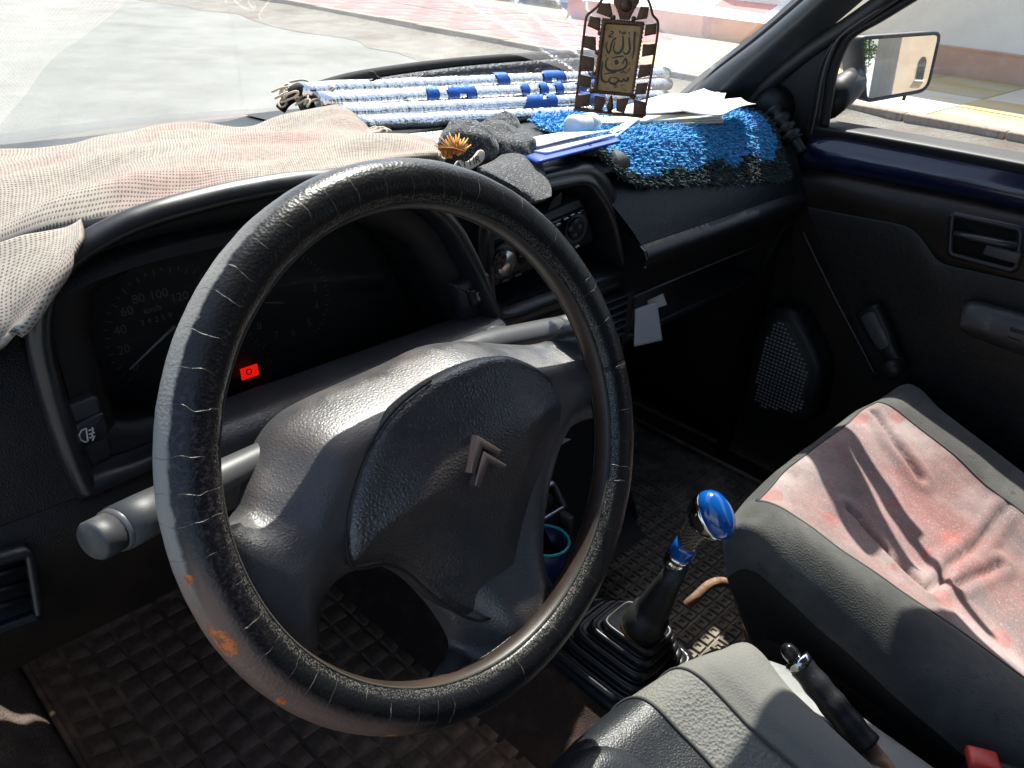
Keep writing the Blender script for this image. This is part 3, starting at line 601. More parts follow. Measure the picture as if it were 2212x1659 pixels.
# outside mirror
ML, MR = V((1.438, .585, .955)), V((1.592, .492, .975)); mu = (MR - ML); mu.z = 0; mu.normalize(); mw = V((0, 0, 1)); mn = V((mu.y, -mu.x, 0)).normalized()
if mn.y > 0: mn = -mn
mn = (mn + V((0, 0, MIRT))).normalized(); mw = mn.cross(mu).normalized()
if mw.z < 0: mw = -mw
Mo = (ML + MR) / 2
def mpl(px): return [((onp(a, b, Mo, mn) - Mo).dot(mu), (onp(a, b, Mo, mn) - Mo).dot(mw)) for a, b in px]
mo = corner2(mpl([(1856, 78), (2034, 66), (2004, 198), (1866, 223)]), [.012, .016, .022, .014]); mi = off2(mo, .0065)
dm = mk('door_mirror', loft([[Mo + mu * a + mw * b for a, b in mi], [Mo + mu * a + mw * b + mn * .004 for a, b in off2(mo, .003)], [Mo + mu * a + mw * b + mn * .002 for a, b in mo], [Mo + mu * a * .98 + mw * b * .98 - mn * .03 for a, b in mo], [Mo + mu * a * .8 + mw * b * .8 - mn * .07 for a, b in mo], [Mo + mu * a * .4 + mw * b * .5 - mn * .09 for a, b in mo]], True, True), P('mirror housing', (.06, .06, .063), .55, var=((120, (.14, .14, .14), .6, .75),), bumps=(('n', 700, .4, .0006),)), dr)
mk('mirror_glass', ([Mo + mu * a + mw * b + mn * .0015 for a, b in mi], [tuple(range(len(mi)))]), mMir, dm, smooth=False)
mk('mirror_arm', loft([[p + V((0, math.cos(q) * r, math.sin(q) * r * 1.1)) for q in [k * math.pi / 10 for k in range(20)]] for p, r in ((onx(1795, 225, 1.375), .022), (onx(1806, 208, 1.395), .027), (onx(1822, 195, 1.415), .027), (onx(1842, 180, 1.44), .024))]), mPl, dm)
mk('mirror_nub', tube([onp(1955, 206, Mo, mn), onp(1951, 217, Mo, mn)], .003, 8), mBlk, dm)
# ------------------------------------------------------------------ dashboard
da = thing('dashboard', 'black vinyl dashboard with instrument hood, radio bay and glovebox', 'dashboard', (.67, .6, .5))
# top pad: profile columns over the car's width
drv = [(.548, .900), (.560, .912), (.60, .916), (.68, .908), (.80, .892), (.95, .876), (1.12, .862)]
dlo = [(y, z - .022 * max(0, (1.0 - y) / .45)) for y, z in drv]
dl2 = [(y, z - .06 * max(0, (1.0 - y) / .45)) for y, z in drv]
ctr = [(.600, .868), (.606, .880), (.63, .886), (.70, .886), (.80, .884), (.95, .876), (1.12, .866)]
pas = [(.566, .772), (.580, .800), (.606, .840), (.640, .864), (.72, .876), (.95, .874), (1.12, .862)]
colsx = [(-.03, dl2), (.1, dlo), (.2, drv), (.33, drv), (.45, drv), (.52, dlo), (.565, [(a, b - .006) for a, b in ctr]), (.62, ctr), (.74, ctr), (.85, ctr), (.862, pas), (.93, pas), (1.0, pas), (1.2, pas), (1.32, pas)]
def pcol(x, pr, sh=None): return [V((x + (sh[i] if sh else 0), y if y < .9 else y - .28 * ((x - XC) / .63) ** 2 * (y - .8) / .32, z)) for i, (y, z) in enumerate(pr)]
mk('top_pad', patch([pcol(x, pr) for x, pr in colsx[:8]], 4, 4), mVin, da)
mk('centre_pad', patch([pcol(x, ctr) for x in (.60, .66, .74, .80, .86)], 4, 4), mVin, da)
pl_ = [(.566, .772), (.580, .800), (.606, .840), (.640, .856), (.72, .868), (.95, .872), (1.12, .862)]
mk('passenger_pad', patch([pcol(.872, pl_, (-.012, -.030, -.062, -.088, -.088, -.07, -.06)), pcol(.90, pas, (0, -.006, -.02, -.03, -.03, -.02, 0)), pcol(.97, pas), pcol(1.1, pas), pcol(1.22, pas), pcol(1.32, pas)], 5, 5), mVin, da)
# passenger side: glovebox lid and shelf below the pad
gl = [(.575, .776), (.558, .766), (.552, .755), (.556, .74), (.572, .712), (.586, .686), (.590, .678), (.60, .676)]
mk('glovebox_lid', patch([[V((x, y, z)) for y, z in gl] for x in (.862, .95, 1.1, 1.25, 1.325)], 3, 4), mVin, da)
mk('lid_side', prism([(y, z) for y, z in gl] + [(.66, .68), (.66, .80)], (.8615, 0, 0), V((0, 1, 0)), V((0, 0, 1)), V((-1, 0, 0)), .004), mPl, da, smooth=False)
mk('lid_edge', tube([(.865, .589, .679), (1.0, .589, .680), (1.2, .589, .681), (1.30, .589, .683)], .0018, 6), mGrey, da)
mk('shelf', rbox((1.10, .78, .600), (.47, .36, .014), .005), mPl, da); mk('shelf_back', rbox((1.10, .94, .69), (.47, .012, .18), .004), mBlk, da)
mk('dash_end', prism(corner2([(.555, .76), (.575, .70), (.60, .60), (.95, .60), (.95, .86), (.64, .862), (.60, .835)], .012), (1.318, 0, 0), V((0, 1, 0)), V((0, 0, 1)), V((1, 0, 0)), .02), mPl, da, smooth=False)
# instrument hood, traced on its front plane
HY = .53
hp = [(165, 1068), (135, 1000), (108, 915), (80, 800), (74, 720), (95, 635), (150, 565), (230, 512), (330, 467), (450, 432), (560, 407), (700, 385), (830, 383), (930, 414), (1000, 470), (1040, 545), (1066, 620), (1086, 690), (1078, 716), (1040, 735), (975, 752), (740, 835), (500, 918), (420, 945), (330, 1010), (240, 1052), (190, 1074)]
hl = [(p.x, p.z) for p in [ony(a, b, HY) for a, b in hp]]
mul = [1] * 18 + [.9, .5, .15, .1, .1, .3, .7, .9, 1]
HN = 5
hl = rnd2(hl, HN); mu_ = []
for i in range(27):
    for k in range(HN): mu_.append(mul[i] + (mul[(i + 1) % 27] - mul[i]) * k / HN)
if area2(hl) < 0: hl = hl[::-1]; mu_ = mu_[::-1]
def hloop(d, y, uni=False):
    q = off2(hl, [d * (1 if uni else m_) for m_ in mu_]); return [V((a, y + (b - .82) * .12, b)) for a, b in q]
def hdeep(dt, db, y): q = off2(hl, [dt * m_ + db * (1 - m_) for m_ in mu_]); return [V((a, y + (b - .82) * .12, b)) for a, b in q]
mk('instrument_hood', loft([hdeep(.032, -.03, .60), hdeep(.012, -.012, .566), hdeep(.001, -.004, .546), hloop(-.001, .538, True), hloop(.006, .531, True), hloop(.012, .532, True), hloop(.017, .540), hloop(.019, .553), hloop(.021, .556)], True, False), mPlS, da)
mk('bezel', loft([hloop(.0205, .551), hloop(.030, .552), hloop(.046, .560), hloop(.050, .566), hdeep(.053, -.045, .64)], True, False), mPl, da)
dface = hdeep(.03, -.045, .628)
mk('dial_plate', (dface, [tuple(range(len(dface)))]), mBlk, da, smooth=False)
mk('lower_ledge', patch([[V((x, y, z)) for y, z in ((.572, .70), (.568, .745), (.560, .763), (.550, .768), (.525, .768), (.512, .762), (.506, .750), (.512, .70), (.53, .66))] for x in (.22, .3, .4, .5, .55)], 3, 3), mHub, da)  # black vinyl in a lighter material, to paint in the sunlight on it
def dpl(a, b, h=.012): return onp(a, b, V((0, .628 - h, .82)), V((0, 1, -.12)).normalized())
DWd = V((0, .12, 1)).normalized(); DUd = V((1, 0, 0))
for s_, a, b in (('0', 293, 793), ('20', 268, 756), ('40', 260, 714), ('60', 274, 673), ('80', 299, 646), ('100', 343, 636), ('120', 388, 642), ('3', 680, 621), ('4', 684, 662), ('5', 668, 698), ('6', 634, 719), ('7', 597, 724), ('8', 560, 704), ('km/h', 330, 668), ('3 4 2 5 9', 338, 690)):
    mk('dial_figure', text_mesh(s_, .0105 if len(s_) < 4 else .0075, dpl(a, b), DUd, DWd), mDim, da, smooth=False)
for cx, cy, r0, r1, a0, a1, n in ((372, 715, .050, .055, 216, 20, 27), (618, 655, .043, .0475, 230, -60, 48)):
    c_ = dpl(cx, cy); tk = []
    for i in range(n):
        q = math.radians(a0 + (a1 - a0) * i / (n - 1)); e = DUd * math.cos(q) + DWd * math.sin(q); s2 = DUd * -math.sin(q) + DWd * math.cos(q); rr_ = r0 + (.0022 if i % 2 else 0)
        tk.append(([c_ + e * rr_ - s2 * .0004, c_ + e * rr_ + s2 * .0004, c_ + e * r1 + s2 * .0004, c_ + e * r1 - s2 * .0004], [(0, 1, 2, 3)]))
    mk('dial_scale', join(*tk), mDim, da, smooth=False)
mk('needle', tube([dpl(378, 704, .016), dpl(280, 798, .016)], [.0013, .0007], 6), P('needle', (.30, .29, .28), .5), da)
mk('rev_needle', tube([dpl(572, 654, .016), dpl(612, 654, .016)], [.0006, .0011], 6), mDim, da)
def emit(name, c, s_):
    m, t, b = NT(name); b.inputs['Base Color'].default_value = (*c, 1); b.inputs['Emission Color'].default_value = (*c, 1); b.inputs['Emission Strength'].default_value = s_; return m
mk('warning_lamp', prism([(-.0085, -.0055), (.0085, -.0055), (.0085, .0055), (-.0085, .0055)], dpl(538, 803, .006), DUd, DWd, V((0, -1, .12)).normalized(), .002), emit('lit red lamp', (.8, .01, .005), .42), da, smooth=False)
mk('warning_lamp', prism([(-.0085, -.005), (.0085, -.005), (.0085, .005), (-.0085, .005)], dpl(546, 828, .006), DUd, DWd, V((0, -1, .12)).normalized(), .002), P('dim red lamp', (.09, .004, .003), .4), da, smooth=False)
lc = dpl(538, 803, .0098)
mk('lamp_symbol', tube([lc + DUd * .0026 * math.cos(q) + DWd * .0026 * math.sin(q) for q in [k * math.pi / 8 for k in range(16)]], .0005, 5, closed=True), P('lamp symbol', (.05, .002, .002), .5), da)
lens = hdeep(.03, -.03, .606); mk('instrument_lens', (lens, [tuple(range(len(lens)))]), mLens, da, smooth=False)
# switch blocks left and right in the hood
mSwi = P('switch plastic', (.020, .021, .024), .42, bumps=(('n', 1400, .25, .0004),))
def quad_block(px, y, dep, nm, m, par=da, r=.004, b=.003):
    q = corner2([(p.x, p.z) for p in [ony(a, c, y) for a, c in px]], r); return mk(nm, prism(q, (0, y + dep, 0), V((1, 0, 0)), V((0, 0, 1)), V((0, -1, 0)), dep, b), m, par)
bk = quad_block([(110, 893), (213, 855), (246, 985), (158, 1052)], .541, .03, 'switch_block', mSwi)
sw1 = quad_block([(158, 922), (228, 890), (240, 945), (172, 975)], .537, .008, 'fog_switch', mPlS, bk)
bk2 = quad_block([(985, 618), (1058, 590), (1078, 676), (1005, 705)], .541, .03, 'switch_block', mSwi)
sw2 = quad_block([(1012, 628), (1050, 614), (1058, 650), (1020, 666)], .537, .006, 'demister_switch', mPlS, bk2)
def icon(strokes, par, y=.5355, wd=.0011):
    g = []
    for s_ in strokes:
        pp = [(p.x, p.z) for p in [ony(a, b, y) for a, b in s_]]; g.append(ribbon(pp, wd, V((0, y, 0)), V((1, 0, 0)), V((0, 0, 1)), V((0, 1, 0))))
    mk('switch_icon', join(*g), mMark, par, smooth=False)
icon([[(186, 925), (176, 930), (171, 940), (174, 950), (184, 955), (190, 953)], [(186, 925), (190, 953)], [(191, 930), (203, 926)], [(192, 938), (205, 934)], [(193, 946), (206, 942)], [(199, 923), (201, 930), (198, 938), (202, 946), (200, 952)]], sw1)
icon([[(1030, 634), (1042, 630), (1045, 643), (1033, 647), (1030, 634)], [(1034, 638), (1036, 650)], [(1038, 636), (1040, 649)], [(1041, 635), (1043, 647)]], sw2, wd=.0008)
# driver's lower dash, vent
ld = [(.56, .752), (.536, .742), (.522, .722), (.518, .69), (.524, .64), (.55, .60), (.62, .585), (.80, .60)]
strip([[V((x, y, z)) for y, z in ld] for x in (-.04, .06, .15, .3, .45, .58)], 'lower_dash', mVinB, 3, 4, da)
strip([[V((x, y, z)) for y, z in ((.66, .90), (.62, .885), (.59, .86), (.572, .83), (.555, .79), (.535, .742))] for x in (-.05, .0, .05, .10, .125)], 'end_cap', mVinB, 3, 4, da)
vq = corner2([(p.x, p.z) for p in [ony(a, b, .505) for a, b in ((-60, 1215), (68, 1180), (92, 1330), (-60, 1385))]], .006)
vn_ = mk('side_vent', frame_prism(vq, off2(vq, .005), (0, .512, 0), V((1, 0, 0)), V((0, 0, 1)), V((0, -1, 0)), .012), mPlS, da)
mk('vent_back', prism(off2(vq, .005), (0, .5125, 0), V((1, 0, 0)), V((0, 0, 1)), V((0, -1, 0)), .004), mBlk, vn_)
for b in (1240, 1275, 1310): mk('vent_slat', tube([ony(-55, b + 14, .506), ony(74, b - 22, .506)], .0022, 6), mPl, vn_)
# centre stack: rounded frame, radio, pocket, vents, lower column
CY = .592
fo_ = [(1068, 690), (1048, 560), (1060, 470), (1120, 412), (1200, 388), (1268, 380), (1300, 410), (1330, 470), (1352, 560), (1358, 590), (1290, 618), (1180, 662)]
fq = rnd2([(p.x, p.z) for p in [ony(a, b, CY) for a, b in fo_]], 5)
if area2(fq) < 0: fq = fq[::-1]
def sm_(t): t = max(0, min(1, t)); return t * t * (3 - 2 * t)
def fl_(d, y): return [V((a, y, b)) for a, b in off2(fq, [d * (1 if d > 0 else .25 + .75 * sm_((p[0] - .74) / .06)) for p in fq])]
mk('centre_frame', loft([fl_(-.030, .66), fl_(-.028, .612), fl_(-.022, .600), fl_(-.008, .595), fl_(-.004, .596), fl_(.002, .589), fl_(.008, .586), fl_(.013, .590), fl_(.015, .60), fl_(.017, .603), fl_(.0175, .67)], True, False), mPlS, da)
fb = fl_(.015, .668); mk('bay_back', (fb, [tuple(range(len(fb)))]), mBlk, da, smooth=False)
rad = thing  # noqa
def rq(px, y): return [(p.x, p.z) for p in [ony(a, b, y) for a, b in px]]
rc = corner2(rq([(1028, 546), (1262, 446), (1280, 520), (1050, 625)], .608), .006)
ra = mk('radio', prism(rc, (0, .65, 0), V((1, 0, 0)), V((0, 0, 1)), V((0, -1, 0)), .045, .003), mPlS, da)
mk('radio_shell', prism(corner2(rq([(1020, 530), (1250, 428), (1266, 455), (1030, 556)], .612), .004), (0, .66, 0), V((1, 0, 0)), V((0, 0, 1)), V((0, -1, 0)), .05, .003), mGreyD, da)
def dial(a, b, r, y, nm, m, par, dep, seg=28): c = ony(a, b, y); return mk(nm, tube([c + V((0, dep * .2, 0)), c - V((0, dep * .8, 0)), c - V((0, dep, 0))], [r, r, r * .86], seg), m, par)
d1 = dial(1080, 565, .0215, .602, 'volume_ring', mGreyD, ra, .004); dial(1080, 564, .0155, .598, 'volume_knob', mSil, ra, .012); dial(1080, 562, .0105, .586, 'knob_face', mGreyD, ra, .0012)
d2 = dial(1242, 494, .020, .602, 'control_ring', mGreyD, ra, .004); dial(1242, 493, .0145, .598, 'control_pad', mPl, ra, .005)
for a, b in ((1232, 495), (1252, 490), (1244, 478), (1241, 508)): mk('pad_key', rbox(ony(a, b, .593), (.007, .003, .005), .001), mGreyD, ra)
for k in range(5): 
    q = math.radians(90 + k * 72); c = ony(1080, 561, .5845); mk('knob_spoke', rbox(c + V((math.cos(q) * .0062, 0, math.sin(q) * .0062)), (.0055, .0012, .004), .0005, Matrix.Rotation(-q, 3, 'Y')), mPl, ra)
for a, b, ww in ((1050, 548, .006), (1063, 540, .007), (1074, 536, .007), (1205, 484, .008), (1222, 472, .009), (1236, 464, .008), (1250, 460, .006), (1090, 606, .012), (1118, 594, .012), (1150, 545, .05), (1246, 532, .008)): mk('radio_key', rbox(ony(a, b, .603), (ww, .004, .0035), .001, Matrix.Rotation(0, 3, 'Y')), mSil if ww < .0095 and a > 1200 else mGreyD, ra)
mk('radio_display', prism(corner2(rq([(1115, 540), (1215, 497), (1222, 528), (1122, 572)], .604), .003), (0, .606, 0), V((1, 0, 0)), V((0, 0, 1)), V((0, -1, 0)), .003), mBlk, ra)
mk('dash_sticker', prism(rq([(1192, 432), (1212, 415), (1208, 440), (1180, 455)], .586), (0, .586, 0), V((1, 0, 0)), V((0, 0, 1)), V((0, -1, 0)), .002), mBlk, da, smooth=False)
mk('pocket_floor', patch([[ony(a, b, .60) for a, b in ((1060, 672), (1200, 622), (1345, 566))], [ony(a, b, .668) for a, b in ((1052, 610), (1200, 565), (1320, 530))]], 4, 3), mPlS, da)
mk('stack_lip', patch([[V((x, y, z)) for x in (.60, .7, .8, .862)] for y, z in ((.604, .722), (.592, .722), (.588, .714), (.590, .702), (.60, .698))], 3, 3), mPlS, da)
mk('stack_column', patch([[V((x, y, z)) for y, z in ((.596, .705), (.592, .66), (.598, .60), (.606, .54), (.60, .47), (.585, .42), (.56, .36), (.53, .31), (.50, .285))] for x in (.595, .64, .75, .86, .90)], 3, 3), mPl, da)
for s_, xx in ((-1, .594), (1, .901)): mk('stack_side', prism(corner2([(.594, .705), (.592, .66), (.60, .58), (.604, .50), (.58, .42), (.52, .30), (.95, .28), (.95, .70)], .01), (xx, 0, 0), V((0, 1, 0)), V((0, 0, 1)), V((s_, 0, 0)), .006), mPl, da, smooth=False)
for i in range(6):
    z = .692 - i * .0125; mk('vent_slat', rbox((.82, .588, z), (.115, .014, .0035), .001, Matrix.Rotation(.35, 3, 'X')), mPlS, da)
mk('vent_edge', rbox((.882, .590, .66), (.010, .016, .10), .003), mPl, da); mk('vent_edge', rbox((.758, .590, .66), (.008, .016, .10), .003), mPl, da)
# ------------------------------------------------------------------ steering column with stalks
WC = V((.3245, .355, .796)); wt = math.radians(25.45); wn_ = V((0, -math.cos(wt), math.sin(wt))); wa = V((1, 0, 0)); wb = V((0, math.sin(wt), math.cos(wt)))
sc_ = thing('steering_column', 'black steering column shroud with two grey control stalks behind the wheel', 'steering column', WC - wn_ * .16)
def colr(h, hw, hh, dz=0): return [WC - wn_ * h + wa * (hw * math.copysign(abs(math.cos(q)) ** .6, math.cos(q))) + wb * (dz + hh * math.copysign(abs(math.sin(q)) ** .6, math.sin(q))) for q in [k * math.pi / 16 for k in range(32)]]
mk('shroud', loft([colr(.075, .046, .036, -.010), colr(.08, .054, .040, -.010), colr(.12, .060, .042, -.012), colr(.17, .064, .042, -.018), colr(.26, .064, .040, -.024)]), mVin, sc_)
def stalk(nm, p0, p1, p2, r0, r1, par):
    o = mk(nm, tube(crom([p0, p0.lerp(p1, .5), p1, p2], 5), [r0 + (r1 - r0) * min(1, k / 13) for k in range(15)] + [r1 * .99], 18, flat=.86), mGrey, par); return o
l2 = ony(243, 1148, .415); l1 = ony(340, 1098, .425); l0 = V((.275, .455, .775))
sA = stalk('lamp_stalk', l0, l1, l2, .011, .0155, sc_); e = (l2 - l1).normalized()
mk('stalk_button', tube([l2 - e * .001, l2 + e * .0125, l2 + e * .0145], [.0142, .0142, .0125], 18, flat=.86), mGreyD, sA)
mk('stalk_grip', tube([l2 - e * .045, l2 - e * .022, l2 - e * .004], [.0150, .0160, .0162], 18, flat=.88), mGreyD, sA)
r0_ = V((.385, .455, .80)); r1_ = ony(1075, 738, .462); r2_ = ony(1245, 705, .468)
sB = stalk('wiper_stalk', r0_, r1_, r2_, .010, .0155, sc_); e = (r2_ - r1_).normalized()
mk('stalk_grip', tube([r2_ - e * .035, r2_ - e * .01, r2_ + e * .02], [.0152, .016, .016], 18, flat=.9), mGreyD, sB)
mk('ignition_barrel', tube([V((.40, .47, .735)), V((.435, .44, .725))], .016, 16), mPl, sc_)
# ------------------------------------------------------------------ steering wheel
sw_ = thing('steering_wheel', 'black steering wheel in a cracked peeling leather cover with chevron emblem', 'steering wheel', WC)
def torus(R, r, k0, k1, nq=160, nk=22, rad=None, full=False):
    v, f, uv = [], [], []
    for i in range(nq + 1):
        q = 2 * math.pi * i / nq; e = wa * math.cos(q) + wb * math.sin(q); c = WC + e * R
        for j in range(nk + 1):
            k = math.radians(k0 + (k1 - k0) * j / nk); d = e * math.cos(k) + wn_ * math.sin(k)
            rr_ = r * (1 + .022 * noise.noise(V((math.cos(q) * 9, math.sin(q) * 9, k * 1.3))) + .012 * noise.noise(V((math.cos(q) * 30, math.sin(q) * 30, k * 3)))) if rad else r
            v.append(c + d * rr_); uv.append((i / nq, j / nk))
    n = nk + 1
    f = [(i * n + j, (i + 1) * n + j, (i + 1) * n + j + 1, i * n + j + 1) for i in range(nq) for j in range(nk)]
    return v, f, uv
rim = mk('rim', torus(.1855, .0160, 0, 360), mRimI, sw_); recalc(rim)
cv = mk('rim_cover', torus(.187, .0178, -152, 150, 260, 30, True), mCov, sw_); recalc(cv); solid(cv, .0018)
mk('cover_hem', tube([WC + (wa * math.cos(q) + wb * math.sin(q)) * (.187 + .0177 * math.cos(math.radians(150))) + wn_ * .0177 * math.sin(math.radians(150)) for q in [2 * math.pi * k / 160 for k in range(160)]], .0011, 6, closed=True), P('frayed hem', (.05, .045, .038), .9, bumps=(('n', 900, 1, .001),)), cv)
def wl(px, h): 
    O = WC + wn_ * h; return [((onp(a, b, O, wn_) - O).dot(wa), (onp(a, b, O, wn_) - O).dot(wb)) for a, b in px]
def sm(t): t = max(0, min(1, t)); return t * t * (3 - 2 * t)
body = [(1322, 700), (1268, 684), (1240, 712), (1212, 734), (1150, 745), (1080, 743), (1000, 737), (930, 748), (850, 786), (760, 826), (690, 858), (632, 890), (592, 930), (563, 985), (548, 1050), (532, 1110), (500, 1150), (475, 1200), (520, 1330), (640, 1440), (686, 1400), (690, 1335), (702, 1290), (730, 1252), (768, 1232), (830, 1224), (890, 1250), (948, 1308), (990, 1370), (1002, 1410), (985, 1445), (975, 1490), (1120, 1460), (1210, 1370), (1262, 1280), (1205, 1268), (1176, 1245), (1166, 1185), (1178, 1080), (1200, 985), (1226, 930), (1262, 908), (1310, 900), (1345, 880), (1345, 780)]
hbod = []
for i, (a, b) in enumerate(body):
    hbod.append(-.072 if 5 <= i <= 13 else -.06 if i in (4, 14) else -.05 if i in (3, 15) else -.016 if i in (0, 1, 16, 17, 18, 19, 31, 32, 33, 34, 43, 44) else -.022 if i in (2, 20, 30, 35, 42) else -.040)
bl3 = [(*wl([p], h_)[0], h_) for p, h_ in zip(body, hbod)]
bq = crom([V(p) for p in bl3], 3, True)
def bh(u, v_, d, he):
    r = math.hypot(u, v_); out = sm((r - .11) / .06); top = -.0165 * (1 - out) - .004 * out
    t = min(1, d / .042); return he + (max(top, he + .006) - he) * math.sin(t * math.pi / 2) ** .9
mk('spoke_body', inflate([(p.x, p.y) for p in bq], bh, WC, wa, wb, wn_, .0034, .02, [p.z for p in bq]), mHub, sw_)
pad = [(1085, 768), (1010, 785), (930, 825), (860, 880), (810, 945), (775, 1020), (752, 1100), (748, 1160), (755, 1212), (775, 1226), (830, 1217), (880, 1235), (925, 1275), (965, 1307), (1010, 1332), (1050, 1336), (1110, 1305), (1158, 1262), (1168, 1180), (1180, 1080), (1200, 970), (1222, 890), (1212, 845), (1185, 810), (1140, 783)]
pp_ = rnd2(wl(pad, -.018), 4)
pcx = sum(p[0] for p in pp_) / len(pp_); pcy = sum(p[1] for p in pp_) / len(pp_)
def ph(u, v_, d, he):
    t = min(1, d / .012); t2 = min(1, d / .06)
    return -.020 + .007 * math.sqrt(max(0, 1 - (1 - t) ** 2)) + .016 * sm(t2) - .010 * sm((.05 - v_ - .06) / .1) + .006 * sm((v_ - .01) / .05) * t2
mk('airbag_pad', inflate(pp_, ph, WC, wa, wb, wn_, .0032, .012), mPadW, sw_)
gv = off2(pp_, -.0008); gv = gv[2 * 4:17 * 4]
mk('pad_groove', tube([WC + wa * a + wb * b + wn_ * -.0172 for a, b in gv], .0012, 6), mBlk, sw_)
for chev in ([(1026, 940), (1077, 972), (1074, 983), (1037, 966), (1020, 1024), (1012, 1021)], [(1039, 974), (1089, 1004), (1085, 1013), (1051, 998), (1031, 1052), (1022, 1048)]):
    q = wl(chev, .006); cx = sum(a for a, b in q) / 6; cy = sum(b for a, b in q) / 6
    o = mk('emblem_chevron', prism(q, WC, wa, wb, wn_, .0092, .0006, -.006), mEmb, sw_); autosmooth(o, 25)
# ------------------------------------------------------------------ console, gear lever, handbrake
co = thing('centre_console', 'low black plastic console around the gear lever boot', 'console', (.68, .4, .25))
cz = .285
cq = corner2([(.615, .55), (.608, .33), (.70, .26), (.765, .30), (.765, .52), (.72, .56)], .02)
mk('console_base', prism(cq, (0, 0, .20), V((1, 0, 0)), V((0, 1, 0)), V((0, 0, 1)), .072, .012), mPl, co)
rimq = corner2([(.618, .475), (.618, .335), (.75, .305), (.755, .455), (.72, .48)], .022)
mk('console_rim', frame_prism(off2(rimq, -.004), off2(rimq, .006), (0, 0, .270), V((1, 0, 0)), V((0, 1, 0)), V((0, 0, 1)), .010), mPlS, co)
trq = corner2([(.62, .545), (.622, .492), (.70, .495), (.70, .545)], .008); mk('coin_tray', frame_prism(trq, off2(trq, .006), (0, 0, .270), V((1, 0, 0)), V((0, 1, 0)), V((0, 0, 1)), .008), mPlS, co)
gl_ = thing('gear_lever', 'gear lever with glossy blue and chrome knob in ribbed black boot', 'gear lever', (.68, .37, .28))
def bel(cx, cy, hx, hy, z, r=.35):
    return [V((cx + hx * math.copysign(abs(math.cos(q)) ** r, math.cos(q)), cy + hy * math.copysign(abs(math.sin(q)) ** r, math.sin(q)), z)) for q in [k * math.pi / 20 for k in range(40)]]
br = []
for i, (z, hx, hy, cx, cy) in enumerate([(.272, .066, .082, .684, .388), (.290, .057, .072, .683, .384), (.307, .048, .061, .682, .378), (.323, .040, .050, .682, .371), (.337, .032, .040, .682, .364)]):
    br += [bel(cx, cy, hx * .93, hy * .93, z - .003), bel(cx, cy, hx, hy, z + .001), bel(cx, cy, hx, hy, z + .006), bel(cx, cy, hx * .95, hy * .95, z + .0095), bel(cx, cy, hx * .86, hy * .87, z + .0095), bel(cx, cy, hx * .83, hy * .84, z + .006)]
bt = mk('boot', loft(br), mPlS, gl_)
S0, S1 = V((.682, .358, .345)), V((.682, .326, .480)); sx = (S1 - S0).normalized()
mk('amber_band', tube([S0 - sx * .002, S0 + sx * .008], [.0285, .0278], 24), mAmber, gl_)
mk('sleeve', tube([S0 + sx * .004, S0 + sx * .012, S0 + sx * .034, S0 + sx * .036, S0 + sx * .05, S0 + sx * .07, S0 + sx * .1, S1], [.0285, .0278, .0262, .0228, .0215, .0190, .0150, .0120], 24), P('lever sleeve', (.016, .016, .016), .5, var=((200, (.06, .06, .058), .6, .75),), bumps=(('n', 900, .4, .0005),)), gl_)
K0 = S1 + V((0, .004, .006)); kx = V((0, -.30, 1)).normalized(); ky = V((1, .15, 0)); ky = (ky - kx * ky.dot(kx)).normalized(); kz = kx.cross(ky)
def kr(s_, rx, ry, ox=0, oy=0): return [K0 + kx * s_ + ky * (rx * math.cos(q) + ox) + kz * (ry * math.sin(q) + oy) for q in [k * math.pi / 16 for k in range(32)]]
mk('chrome_collar', loft([kr(-.012, .0125, .0125), kr(-.011, .0148, .0148), kr(-.004, .0152, .0152), kr(-.002, .0135, .0135), kr(0, .0135, .0135), kr(.001, .0152, .0152), kr(.006, .0152, .0152), kr(.008, .013, .013)]), mChr, gl_)
mk('blue_ring', loft([kr(.007, .0138, .0138), kr(.010, .0150, .0150), kr(.022, .0146, .0146), kr(.030, .0140, .0142)]), mKnob, gl_)
def carbon():
    m, t, b = NT('carbon weave'); B = NB(t); ck = B.n('TexChecker'); ck.inputs['Scale'].default_value = 420; B.lk(B.co, ck.inputs['Vector'])
    B.lk(B.mix(ck.outputs['Fac'], (.030, .028, .024), (.17, .145, .10)), b.inputs['Base Color']); b.inputs['Roughness'].default_value = .25; b.inputs['Coat Weight'].default_value = 1; return m
mk('carbon_neck', loft([kr(.028, .0139, .0141), kr(.040, .0138, .0145), kr(.055, .0142, .0158), kr(.070, .0150, .0185), kr(.088, .0145, .0195), kr(.096, .0110, .0150)]), carbon(), gl_)
c1 = V((.22, -.74, .64)).normalized(); c2 = V((-.05, .60, .78)); c2 = (c2 - c1 * c2.dot(c1)).normalized(); c3 = c1.cross(c2); Kc = K0 + kx * .078 + c1 * .006
def kc(s_, rl, rs, o=0): return [Kc + c1 * s_ + c2 * (rl * math.cos(q) + o) + c3 * (rs * math.sin(q)) for q in [k * math.pi / 16 for k in range(32)]]
mk('chrome_band', loft([kc(-.024, .008, .008), kc(-.019, .019, .015), kc(-.010, .0262, .0192), kc(-.003, .0290, .0206), kc(.001, .0294, .0208), kc(.002, .028, .0195)]), mChr, gl_)
mk('knob_cap', loft([kc(.000, .0286, .0200), kc(.002, .0300, .0212), kc(.008, .0302, .0214), kc(.014, .0286, .0200), kc(.0195, .0245, .0168), kc(.0232, .0175, .0118), kc(.0248, .009, .006), kc(.0251, .002, .0015)]), mKnob, gl_)
hb_ = thing('handbrake', 'black handbrake lever with wavy rubber grip and chrome collar', 'handbrake', (.675, -.1, .35))
H0, H1 = onx(1703, 1405, .668), onx(1872, 1610, .668); hx_ = (H1 - H0).normalized()
H2 = onx(1960, 1720, .668)
